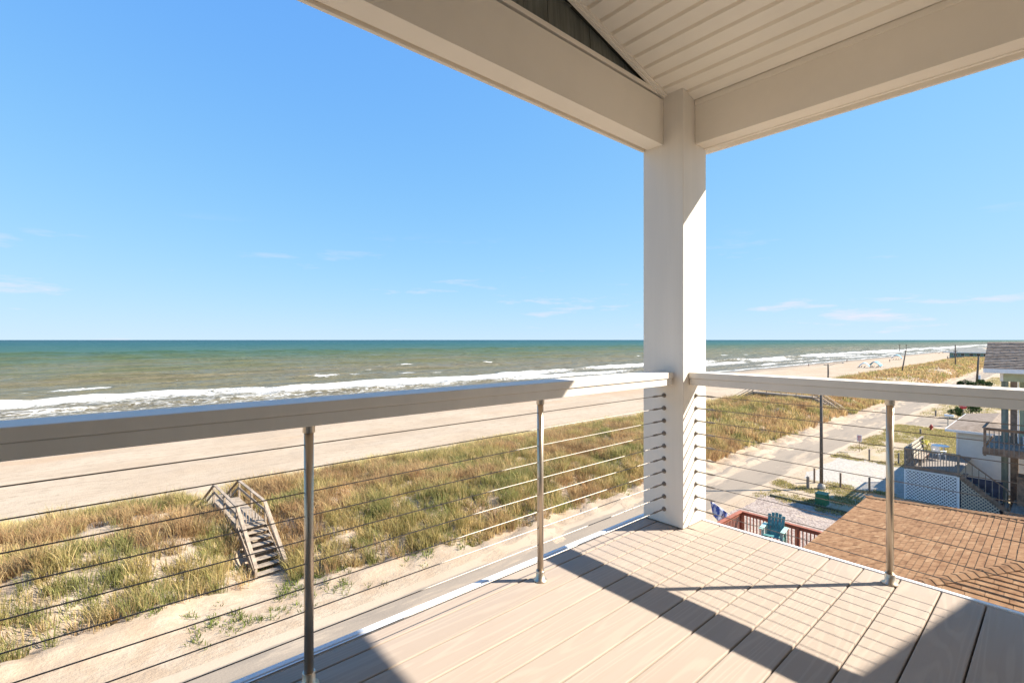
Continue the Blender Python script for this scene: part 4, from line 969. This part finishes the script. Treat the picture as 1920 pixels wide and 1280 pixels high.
# main roof: slope towards us, seen from just above the eave
ex, rx_, e_z, r_z, yl, yr = 41.5, 44.05, -0.62, 0.98, 3.36, -9.0
rf = MB().add([(ex, yl, e_z), (ex, yr, e_z), (rx_, yr, r_z), (rx_, yl, r_z), (rx_ + 2.55, yl, e_z), (rx_ + 2.55, yr, e_z), (ex, yl, e_z - 0.08), (ex, yr, e_z - 0.08), (rx_ + 2.55, yl, e_z - 0.08), (rx_ + 2.55, yr, e_z - 0.08)],
              [(0, 1, 2, 3), (3, 2, 5, 4), (0, 3, 4, 8, 6), (1, 7, 9, 5, 2), (6, 8, 9, 7), (0, 6, 7, 1), (4, 5, 9, 8)]).build("roof", 'shingle_grey', bh)
ncr = 17; sl = Vector((rx_ - ex, 0, r_z - e_z)); nrm = Vector((-(r_z - e_z), 0, rx_ - ex)).normalized()
for i in range(ncr):
    a = Vector((ex, 0, e_z)) + sl * (i / ncr); b = Vector((ex, 0, e_z)) + sl * ((i + 1) / ncr); a = a + nrm * 0.03 - sl * 0.004; b = b + nrm * 0.006
    m = MB(); y = yl + 0.02
    while y > yr:
        w = random.choice((0.28, 0.33, 0.4, 0.22)); up = nrm * (0.014 * random.random())
        m.add([a + up + Vector((0, y, 0)), a + up + Vector((0, y - w, 0)), b + Vector((0, y - w, 0)), b + Vector((0, y, 0)), a - nrm * 0.03 + Vector((0, y, 0)), a - nrm * 0.03 + Vector((0, y - w, 0))], [(0, 1, 2, 3), (0, 4, 5, 1)]); y -= w
    m.build("shingle_course", 'shingle_grey', rf)
MB().box(ex - 0.03, ex - 0.002, yr, yl + 0.02, e_z - 0.26, e_z - 0.012).build("fascia", 'trim_white', bh)
MB().box(ex, ex + 0.9, yr, yl - 0.02, e_z - 0.28, e_z - 0.09).build("soffit", 'trim_white', bh)
wx = 42.3
MB().box(wx, 46, -9, 2.55, -1.42, e_z - 0.29).build("header_wall", 'siding_sage', bh)
MB().box(wx - 0.03, wx + 0.12, 2.56, 2.70, -1.42, e_z - 0.29).build("corner_trim", 'trim_white', bh)
MB().box(45.2, 46.1, -9, 2.0, -5.35, -1.43).build("back_wall", 'siding_sage', bh)
for (y, w_, mt) in ((2.50, 0.30, 'piling'), (2.12, 0.28, 'brown_wood'), (-2.0, 0.3, 'piling')):
    MB().box(wx, wx + 0.3, y - w_ / 2, y + w_ / 2, G - 0.3, -1.43).build("piling", mt, bh)
MB().box(wx - 0.02, wx + 0.02, 1.90, 1.95, -5.9, -1.43).build("post_trim", 'trim_white', bh)
for (x, y) in ((45.5, 2.2), (45.5, -2), (45.5, -6)): MB().box(x - 0.15, x + 0.15, y - 0.15, y + 0.15, G - 0.3, -5.95).build("piling", 'brown_wood', bh)
# balcony with balusters
bx0, by0, by1, bf = 39.4, -4.0, 3.2, -5.15
yb = by0
pl_m = MB().box(bx0, 45.2, 0, 0.135, bf - 0.03, bf).mesh("balcony_board", 'grey_wood', (44, 0, G))
while yb < by1 - 0.1: link(pl_m, "balcony_board", bh, (0, yb, 0)); yb += 0.145
MB().box(bx0 - 0.04, bx0, by0, by1 + 0.04, bf - 0.42, bf - 0.031).build("rim_board", 'brown_wood', bh)
MB().box(bx0, 45, by1, by1 + 0.04, bf - 0.42, bf - 0.031).build("rim_board", 'brown_wood', bh)
MB().box(bx0 - 0.08, bx0 + 0.06, by0, by1 + 0.06, bf + 1.12, bf + 1.16).build("balcony_rail", 'brown_wood', bh)
MB().box(bx0 + 0.061, 42.2, by1 - 0.06, by1 + 0.06, bf + 1.12, bf + 1.16).build("balcony_rail", 'brown_wood', bh)
MB().box(bx0 - 0.02, bx0 + 0.02, by0, by1, bf + 1.0, bf + 1.11).build("balcony_rail", 'brown_wood', bh)
MB().box(bx0 - 0.06, bx0 + 0.06, by1 - 0.12, by1, bf - 0.5, bf + 1.119).build("balcony_post", 'brown_wood', bh)
bal2 = MB().box(-0.02, 0.02, -0.02, 0.02, bf - 0.34, bf + 1.0).mesh("baluster", 'grey_wood', (0, 0, G))
yb = by1 - 0.25
while yb > by0: link(bal2, "baluster", bh, (bx0 - 0.061 - 44, yb, 0)); yb -= 0.20
# ground level deck at the far right and its rail
gm = MB().box(36.6, 45, 0, 0.135, -8.63, -8.6).mesh("ground_deck_board", 'grey_wood', (44, 0, G))
yb = -5.0
while yb < 2.1: link(gm, "ground_deck_board", bh, (0, yb, 0)); yb += 0.145
MB().box(36.55, 36.6, -5, 2.2, -8.1, -7.98).build("deck_rail", 'brown_wood', bh)
bal3 = MB().box(-0.025, 0.025, -0.025, 0.025, -9.0, -8.05).mesh("baluster", 'brown_wood', (0, 0, G))
yb = 2.1
while yb > -2: link(bal3, "baluster", bh, (36.57 - 44, yb, 0)); yb -= 0.21
MB().box(40.9, 42.0, 0.3, 1.9, -8.6, -6.9).build("stair_wall", 'brown_wood', bh)

# white shed with clapboards and low hip roof
sh = root("shed", (51, 3.6, G), "small white clapboard shed with a low grey shingle roof", "shed")
for i in range(26):
    z0_ = G + 0.03 + i * 0.148
    MB().add([(46.60, 1.7, z0_), (46.60, 5.06, z0_), (46.635, 5.06, z0_ + 0.15), (46.635, 1.7, z0_ + 0.15), (46.66, 1.7, z0_), (46.66, 5.06, z0_), (46.66, 5.06, z0_ + 0.15), (46.66, 1.7, z0_ + 0.15)],
             [(0, 1, 2, 3), (0, 4, 5, 1), (1, 5, 6, 2), (3, 7, 4, 0)]).build("siding_board", 'siding_pale', sh)
MB().box(46.57, 46.69, 5.062, 5.18, G, -5.36).build("corner_trim", 'trim_white', sh)
MB().box(46.661, 56.5, 1.7, 5.10, G, -5.36).build("wall", 'siding_pale', sh)
r_ = MB().add([(46.05, 5.7, -5.25), (57, 5.7, -5.25), (57, 1.3, -5.25), (46.05, 1.3, -5.25), (48.2, 3.5, -4.72), (54.8, 3.5, -4.72), (46.05, 5.7, -5.37), (57, 5.7, -5.37), (57, 1.3, -5.37), (46.05, 1.3, -5.37)],
              [(0, 4, 5, 1), (1, 5, 2), (2, 5, 4, 3), (3, 4, 0), (0, 1, 7, 6), (3, 0, 6, 9), (1, 2, 8, 7), (2, 3, 9, 8), (6, 7, 8, 9)]).build("roof", 'shingle_grey', sh)
MB().box(46.02, 46.048, 1.3, 5.72, -5.40, -5.24).build("fascia", 'trim_white', sh); MB().box(46.05, 57, 5.702, 5.73, -5.40, -5.24).build("fascia", 'trim_white', sh)

# lattice skirted deck with bench and stair
ld = root("lattice_deck", (43.5, 5.6, G), "raised wooden deck with white lattice skirt and railing beside the shed", "deck")
LX, LY0, LY1, LF = 40.5, 4.35, 7.05, -7.13
pm = MB().box(LX + 0.02, 46.5, 0, 0.135, LF - 0.03, LF).mesh("deck_plank", 'grey_wood', (43.5, 0, G))
yb = LY0
while yb < LY1 - 0.1: link(pm, "deck_plank", ld, (0, yb - 5.6, 0)); yb += 0.145
MB().box(LX - 0.03, LX + 0.01, LY0, LY1, LF - 0.22, LF - 0.031).build("rim_board", 'grey_wood', ld)
MB().box(LX - 0.05, LX + 0.02, LY0, LY0 + 0.11, G, LF - 0.23).build("lattice_frame", 'lattice_white', ld); MB().box(LX - 0.05, LX + 0.02, LY1 - 0.08, LY1, G, LF - 0.23).build("lattice_frame", 'lattice_white', ld)
MB().box(LX - 0.05, LX + 0.02, LY0 + 0.111, LY1 - 0.081, LF - 0.30, LF - 0.23).build("lattice_frame", 'lattice_white', ld)
def lattice(name, mat, clip, x, par, step=0.20, w=0.060):
    """diagonal laths across the (y,z) polygon given by clip(y)->z range, y range"""
    m = MB(); y0, y1, zf = clip; zlo = G + 0.05
    for sgn in (1, -1):
        for k in range(-40, 60):
            c0 = y0 + k * step; pts = []
            ts = np.linspace(0, 2.6, 80)
            ys = c0 + sgn * ts * 1.0; zs = zlo + ts
            ok = (ys > y0) & (ys < y1) & (zs < np.array([zf(q) for q in ys]))
            if ok.sum() < 2: continue
            i0, i1 = np.where(ok)[0][[0, -1]]
            m.bar((x + 0.006 * sgn, ys[i0], zs[i0]), (x + 0.006 * sgn, ys[i1], zs[i1]), 0.010, w, (0, -sgn, 1))
    o = m.build(name, mat, par); o["kind"] = "stuff"; return o
lattice("lattice", 'lattice_white', (LY0 + 0.1, LY1 - 0.07, lambda y: LF - 0.28), LX - 0.015, ld)
lattice("lattice", 'siding_beige', (2.6, LY0 - 0.05, lambda y: LF - 0.25 - (LY0 - y) * 0.80), LX + 0.05, ld)
MB().box(LX + 0.5, LX + 0.55, 2.5, LY1 - 0.05, G, LF - 0.26).build("shade_panel", 'cloth_dark', ld)  # added dark panel, its colour standing in for shade behind the lattice
# railing around it
for (x, y) in ((LX, LY1 - 0.06), (LX, LY0 + 0.06), (43.6, LY1 - 0.06), (46.3, LY1 - 0.06)): MB().box(x - 0.06, x + 0.06, y - 0.06, y + 0.06, LF - 0.25, LF + 1.1).build("post", 'grey_wood', ld)
MB().box(LX - 0.07, LX + 0.07, LY0, LY1, LF + 1.101, LF + 1.14).build("cap_rail", 'grey_wood', ld); MB().box(LX + 0.071, 46.4, LY1 - 0.13, LY1, LF + 1.101, LF + 1.14).build("cap_rail", 'grey_wood', ld)
bal4 = MB().box(-0.018, 0.018, -0.018, 0.018, LF - 0.18, LF + 1.1).mesh("baluster", 'grey_wood', (0, 0, G))
yb = LY0 + 0.2
while yb < LY1 - 0.12: link(bal4, "baluster", ld, (LX - 0.049 - 43.5, yb - 5.6, 0)); yb += 0.135
xb = LX + 0.2
while xb < 46.2: link(bal4, "baluster", ld, (xb - 43.5, LY1 - 0.019 - 5.6, 0)); xb += 0.16
# stair going down inland
for i in range(8):
    MB().box(LX + 0.1, LX + 1.3, LY0 - 0.03 - (i + 1) * 0.26, LY0 - 0.03 - i * 0.26, LF - 0.05 - (i + 1) * 0.2, LF - 0.01 - (i + 1) * 0.2).build("stair_tread", 'grey_wood', ld)
MB().bar((LX + 0.03, LY0, LF - 0.2), (LX + 0.03, LY0 - 2.3, LF - 2.05), 0.05, 0.28).build("stringer", 'brown_wood', ld)
MB().bar((LX, LY0, LF + 1.1), (LX, LY0 - 2.2, LF - 0.66), 0.09, 0.06).build("stair_rail", 'brown_wood', ld)
for i in range(7):
    y = LY0 - 0.28 - i * 0.29; MB().box(LX - 0.018, LX + 0.018, y - 0.018, y + 0.018, LF - 0.2 - (LY0 - y) * 0.80, LF + 1.07 - (LY0 - y) * 0.80).build("baluster", 'grey_wood', ld)

def local_bars(par, name, mat, *bars, bevel=0.005):
    m = MB()
    for b in bars: m.bar(*b)
    return m.build(name, mat, par, world=False, bevel=bevel, seg=1)
bn = root("slat_bench", (42.2, 6.55, LF), "pale slatted wooden bench along the lattice deck rail", "bench")
for sx_ in (-1.3, 0.0, 1.3):
    local_bars(bn, "leg", 'weathered_wood', ((sx_, -0.25, 0), (sx_, -0.25, 0.45), 0.09, 0.09, (1, 0, 0))); local_bars(bn, "back_support", 'weathered_wood', ((sx_, 0.02, 0), (sx_, 0.30, 1.32), 0.09, 0.06, (1, 0, 0)))
for i in range(3): local_bars(bn, "seat_slat", 'weathered_board', ((-1.5, -0.30 + i * 0.15, 0.47), (1.5, -0.30 + i * 0.15, 0.47), 0.13, 0.03))
for i in range(4): local_bars(bn, "back_slat", 'siding_beige', ((-1.5, 0.06 + i * 0.062, 0.62 + i * 0.21), (1.5, 0.06 + i * 0.062, 0.62 + i * 0.21), 0.03, 0.17))
pot = root("flower_pot", (44.25, 6.5, LF), "yellow flowers in a pot at the end of the bench", "plant pot")
MB().lathe((0, 0, 0), [(0.13, 0), (0.19, 0.35), (0.2, 0.38), (0.17, 0.38)], 12).build("pot", 'hydrant_red', pot, world=False)
m = MB()
for i in range(60):
    a = random.random() * 6.28; q = random.random() * 0.26; p_ = Vector((math.cos(a) * q, math.sin(a) * q, 0.9 + random.random() * 0.3)); d1 = Vector((random.gauss(0, 1), random.gauss(0, 1), random.gauss(0, .5))).normalized() * 0.06; d2 = d1.orthogonal().normalized() * 0.05
    m.add([p_ - d1, p_ + d2, p_ + d1, p_ - d2], [(0, 1, 2, 3)])
m.build("flowers", 'yellow_flower', pot, world=False)
m = MB()
for i in range(9):
    a = i * 0.7; m.tube((0, 0, 0.35), (math.cos(a) * 0.18, math.sin(a) * 0.18, 0.98), 0.008, n=4)
m.build("stems", 'shrub_leaf', pot, world=False)
def plastic_chair(loc, rz, label):
    c_ = root("plastic_chair", loc, label, "chair", None, rz)
    for sx_ in (-0.24, 0.24):
        for sy_ in (-0.23, 0.23): local_bars(c_, "leg", 'plastic_white', ((sx_ * 1.1, sy_ * 1.1, 0), (sx_, sy_, 0.43), 0.05, 0.04, (1, 0, 0)))
        local_bars(c_, "arm", 'plastic_white', ((sx_ * 1.12, -0.25, 0.66), (sx_ * 1.12, 0.26, 0.68), 0.06, 0.025)); local_bars(c_, "arm_post", 'plastic_white', ((sx_ * 1.1, -0.22, 0.42), (sx_ * 1.12, -0.24, 0.66), 0.05, 0.03, (1, 0, 0)))
    local_bars(c_, "seat", 'plastic_white', ((-0.26, 0, 0.44), (0.26, 0, 0.44), 0.5, 0.03), bevel=0.012)
    for i in range(4): local_bars(c_, "back_slat", 'plastic_white', ((-0.25, 0.24 + i * 0.035, 0.55 + i * 0.115), (0.25, 0.24 + i * 0.035, 0.55 + i * 0.115), 0.02, 0.085))
    for sx_ in (-0.26, 0.26): local_bars(c_, "back_post", 'plastic_white', ((sx_, 0.22, 0.42), (sx_, 0.37, 0.95), 0.04, 0.03, (1, 0, 0)))
plastic_chair((43.9, 5.75, LF), R(60), "white plastic chair beside the bench on the lattice deck")
tb = root("plastic_table", (45.5, 5.9, LF), "white round plastic table behind the plastic chair on the lattice deck", "table")
MB().lathe((0, 0, 0), [(0.48, 0.70), (0.5, 0.72), (0.5, 0.74), (0.47, 0.75)], 20).build("tabletop", 'plastic_white', tb, world=False)
for a in range(4): local_bars(tb, "leg", 'plastic_white', ((0.34 * math.cos(a * 1.57 + .8), 0.34 * math.sin(a * 1.57 + .8), 0), (0.25 * math.cos(a * 1.57 + .8), 0.25 * math.sin(a * 1.57 + .8), 0.70), 0.05, 0.05, (1, 0, 0)))
plastic_chair((40.6, 1.35, bf), R(100), "white plastic chair behind the brown balcony rail at the right edge")
bt = root("balcony_table", (41.0, 0.8, bf), "pale blue table on the balcony under the grey roof", "table")
MB().box(-0.5, 0.5, -0.7, 0.7, 1.12, 1.18).build("tabletop", 'plastic_white', bt, world=False, bevel=0.01)
for (x, y) in ((-.42, -.6), (.42, -.6), (.42, .6), (-.42, .6)): MB().box(x - .04, x + .04, y - .04, y + .04, 0, 1.12).build("leg", 'plastic_white', bt, world=False)
rp_ = root("recycling_post", (39.9, 7.6, G), "dark red post with a small white and red box left of the lattice", "post")
MB().box(-0.08, 0.08, -0.08, 0.08, -0.2, 1.05).build("shaft", 'red_stain', rp_, world=False, bevel=0.01); MB().box(-0.28, -0.081, -0.16, 0.16, 0.55, 1.0).build("box", 'plastic_white', rp_, world=False, bevel=0.02); MB().box(-0.24, -0.10, -0.1, 0.1, 1.002, 1.06).build("box_lid", 'sign_red', rp_, world=False)

# ------------------------------------------------------------------ aqua house far along the shore
ah = root("aqua_house", (325, 31, -9.0), "distant aqua beach house with a low hip roof on the dune", "house")
MB().box(319.5, 333, 23.5, 38.0, -6.6, -3.9).build("wall", 'siding_aqua', ah)
MB().box(319.8, 333, 24, 37.6, -9.6, -6.61).build("lower_wall", 'far_roof', ah)
MB().add([(317.5, 40.2, -3.88), (335, 40.2, -3.88), (335, 21.8, -3.88), (317.5, 21.8, -3.88), (324.5, 34, -1.9), (328, 34, -1.9), (328, 27, -1.9), (324.5, 27, -1.9)],
         [(0, 4, 5, 1), (1, 5, 6, 2), (2, 6, 7, 3), (3, 7, 4, 0), (4, 7, 6, 5), (0, 1, 2, 3)]).build("roof", 'far_roof', ah)
MB().box(317.4, 317.6, 21.8, 40.2, -4.2, -3.86).build("fascia", 'trim_white', ah)
for y in (25.2, 27.6, 30.2, 33.2, 35.8):
    w_ = MB().box(319.38, 319.49, y - 0.75, y + 0.75, -5.8, -4.5).build("window", 'trim_white', ah); MB().box(319.33, 319.37, y - 0.62, y + 0.62, -5.68, -4.62).build("pane", 'glass_dark', w_)
MB().box(316.5, 319.4, 24, 38.5, -7.0, -6.7).build("porch", 'grey_wood', ah); MB().box(316.5, 316.7, 24, 38.5, -6.0, -5.85).build("porch_rail", 'grey_wood', ah)
for y in (24.2, 28, 32, 36, 38.4): MB().box(316.5, 316.75, y - 0.12, y + 0.12, -9.8, -6.0).build("porch_post", 'grey_wood', ah)

ah.location.z -= 1.0
# ------------------------------------------------------------------ people and shades on the beach
def person(name, loc, hgt_, rz, matn, label, pose="stand"):
    me = bpy.data.meshes.new("person"); s_ = hgt_ / 1.75
    J = {}; E_ = []; vs = []; rad = []
    def a(n_, p, r): J[n_] = len(vs); vs.append([q * s_ for q in p]); rad.append(r * s_)
    if pose == "stand":
        a('pel', (0, 0, .95), .15); a('wai', (0, 0, 1.12), .125); a('che', (0, .01, 1.34), .155); a('nek', (0, 0, 1.50), .06); a('hed', (0, .01, 1.62), .10); a('top', (0, .01, 1.70), .075)
        for sd, sx_ in (('l', -1), ('r', 1)):
            a(sd + 'hip', (.09 * sx_, 0, .88), .10); a(sd + 'kne', (.11 * sx_, .04 * sx_ + .02, .48), .065); a(sd + 'ank', (.12 * sx_, .08 * sx_, .08), .042); a(sd + 'toe', (.13 * sx_, .08 * sx_ + .14, .035), .035)
            a(sd + 'sho', (.19 * sx_, 0, 1.42), .065); a(sd + 'elb', (.27 * sx_, -.02, 1.14), .045); a(sd + 'wri', (.28 * sx_, .10, .92), .032); a(sd + 'han', (.28 * sx_, .14, .83), .036)
    else:
        a('pel', (0, 0, .30), .16); a('wai', (0, -.06, .46), .13); a('che', (0, -.12, .68), .155); a('nek', (0, -.13, .84), .06); a('hed', (0, -.11, .96), .10); a('top', (0, -.11, 1.04), .075)
        for sd, sx_ in (('l', -1), ('r', 1)):
            a(sd + 'hip', (.10 * sx_, .05, .28), .10); a(sd + 'kne', (.13 * sx_, .45, .46), .065); a(sd + 'ank', (.13 * sx_, .72, .08), .042); a(sd + 'toe', (.13 * sx_, .85, .05), .035)
            a(sd + 'sho', (.19 * sx_, -.13, .76), .065); a(sd + 'elb', (.27 * sx_, .02, .55), .045); a(sd + 'wri', (.2 * sx_, .24, .52), .032); a(sd + 'han', (.18 * sx_, .32, .52), .036)
    for p, q in (('pel', 'wai'), ('wai', 'che'), ('che', 'nek'), ('nek', 'hed'), ('hed', 'top')): E_.append((J[p], J[q]))
    for sd in 'lr':
        for p, q in (('pel', sd + 'hip'), (sd + 'hip', sd + 'kne'), (sd + 'kne', sd + 'ank'), (sd + 'ank', sd + 'toe'), ('che', sd + 'sho'), (sd + 'sho', sd + 'elb'), (sd + 'elb', sd + 'wri'), (sd + 'wri', sd + 'han')): E_.append((J[p], J[q]))
    me.from_pydata(vs, E_, []); me.materials.append(M(matn))
    o = link(me, name, None, loc, (0, 0, rz)); sk = o.modifiers.new("skin", 'SKIN')
    for i, r_i in enumerate(rad): me.skin_vertices[0].data[i].radius = (r_i, r_i)
    me.skin_vertices[0].data[0].use_root = True
    o.modifiers.new("sub", 'SUBSURF').levels = 1
    tag(o, label, "person", "people on the beach"); return o
def bz(x, y): return float(ground_z(x, y))
person("person", (257, 80.6, bz(257, 80.6)), 1.65, 1.2, 'bather_0', "person in dark swimwear at the water's edge left of the street light")
person("person", (326, 82.6, bz(326, 82.6)), 1.78, 2.2, 'bather_3', "person standing at the water's edge above the street light arm")
person("person", (333, 64.3, bz(333, 64.3)), 1.7, -1.0, 'bather_2', "person standing alone on the sand between the two blue canopies")
person("person", (181.4, 91.6, SEA - 0.35), 1.7, 0.6, 'bather_1', "person wading in the shallows just right of the column")
def canopy(loc, span, hgt_, rz, mat, label):
    """an arched pole with a cloth streaming from it"""
    x, y = loc; z = bz(x, y); c_ = root("beach_canopy", (x, y, z), label, "canopy", "blue beach canopies", rz)
    pts = [Vector((0, span * (t - 0.5), hgt_ * (1 - (2 * t - 1) ** 2) - 0.1)) for t in np.linspace(0, 1, 13)]
    MB().path(pts, 0.03, 6).build("arch_pole", 'lamp_metal', c_, world=False)
    m = MB(); nu, nv = 13, 7; vs = []
    for j in range(nv):
        w = j / (nv - 1)
        for i in range(nu):
            t = 0.10 + 0.80 * i / (nu - 1); b_ = Vector((0, span * (t - 0.5), hgt_ * (1 - (2 * t - 1) ** 2) - 0.1))
            vs.append(b_ + Vector((-2.4 * w, 0.2 * w, -0.35 * w * w + 0.12 * math.sin(w * 6 + t * 5) * w)))
    m.add(vs, [(j * nu + i, j * nu + i + 1, (j + 1) * nu + i + 1, (j + 1) * nu + i) for j in range(nv - 1) for i in range(nu - 1)])
    o = m.build("cloth", mat, c_, world=False, smooth=True); q = o.modifiers.new("solid", 'SOLIDIFY'); q.thickness = 0.02
    o = MB().path([Vector((-2.4, span * (t - 0.5), hgt_ * (1 - (2 * t - 1) ** 2) - 0.45)) for t in np.linspace(0.12, 0.88, 9)], 0.09, 5).build("cloth_hem", 'canopy_blue' if mat != 'canopy_blue' else 'cloth_dark', c_, world=False)
canopy((257, 58.4), 4.8, 2.5, R(8), 'canopy_pale', "pale blue beach canopy, the left one of the nearer pair")
canopy((260.5, 54.8), 5.6, 2.9, R(-12), 'canopy_blue', "blue beach canopy, the right one of the nearer pair")
canopy((380, 69.6), 6.5, 3.4, R(5), 'canopy_blue', "farther blue beach canopy left of the leaning pole")
def beach_chair(x, y, rz, label):
    c_ = root("beach_chair", (x, y, bz(x, y)), label, "beach chair", "low beach chairs under the canopies", rz)
    local_bars(c_, "seat", 'cloth_dark', ((-0.28, 0.1, 0.22), (0.28, 0.1, 0.22), 0.5, 0.04), bevel=0); local_bars(c_, "back", 'cloth_dark', ((0, -0.15, 0.22), (0, -0.42, 0.85), 0.56, 0.04, (0, 1, 0)), bevel=0)
    for sx_ in (-0.3, 0.3): local_bars(c_, "leg", 'lamp_metal', ((sx_, 0.3, 0), (sx_, -0.1, 0.5), 0.03, 0.03, (1, 0, 0)), ((sx_, -0.35, 0), (sx_, 0.05, 0.5), 0.03, 0.03, (1, 0, 0)), bevel=0)
lab1 = "dark low beach chair in the row under the nearer canopies"; lab2 = "dark low beach chair in the row under the farther canopy"
for i, (x, y) in enumerate(((256, 59.6), (255.8, 58.4), (257.6, 56.6), (258, 55.6), (258.6, 54.6), (259.2, 53.4))): beach_chair(x, y, -0.4 + 0.1 * i, lab1)
for i, (x, y) in enumerate(((377.5, 71.2), (378, 70), (378.4, 68.8), (379, 67.8))): beach_chair(x, y, -0.2, lab2)
for i, (x, y) in enumerate(((255.9, 60.2), (258.3, 56.0), (259.0, 54.0))):
    person("person", (x, y, bz(x, y)), 1.7, -0.3 + 0.3 * i, 'bather_%d' % (i % 4), ["person sitting left of the nearer canopies", "person sitting between the nearer canopies", "person sitting under the right one of the nearer canopies"][i], "sit")
for i, (x, y) in enumerate(((583, 78.6), (585.5, 76.6), (588, 74.4))):
    person("person", (x, y, bz(x, y)), 2.0, 0.5 * i, 'bather_%d' % ((i + 1) % 4), ["left one of three tiny people far up the beach", "middle one of three tiny people far up the beach", "right one of three tiny people far up the beach"][i], "stand" if i != 1 else "sit")
# leaning sand fence pickets on the seaward dune edge
for i, (x, y) in enumerate(((66, 41.8), (70.5, 41.2), (62, 39.5), (75, 42.5))):
    z = bz(x, y); p = root("sand_fence_post", (x, y, z), ["thin fence stake left of the far walkover platform on the sand edge", "thin fence stake nearest the far walkover platform", "thin fence stake in the pale dune grass right of the column", "thin fence stake by the foot of the far walkover"][i], "stake", "dune fence stakes")
    MB().tube((0, 0, -0.3), (0.05, 0.03, 1.3), 0.03, 0.025, 6).build("shaft", 'grey_wood', p, world=False); MB().tube((0.05, 0.03, 1.3), (0.05, 0.03, 1.34), 0.028, 0.005, 6).build("tip", 'grey_wood', p, world=False)
# pair of old pier piles standing in the surf
for i, (x, y) in enumerate(((700, 126), (712, 122))):
    p = root("surf_pile", (x, y, SEA), ["left pile of the pair standing in the far surf", "right pile of the pair standing in the far surf"][i], "pile", "piles in the surf")
    MB().tube((0, 0, -1), (0, 0, 7.5), 0.3, 0.25, 8).build("shaft", 'pole_wood', p, world=False); MB().bar((-0.2, -1.2, 6.8), (-0.2, 1.2, 6.8), 0.3, 0.4).build("cross_piece", 'pole_wood', p, world=False)
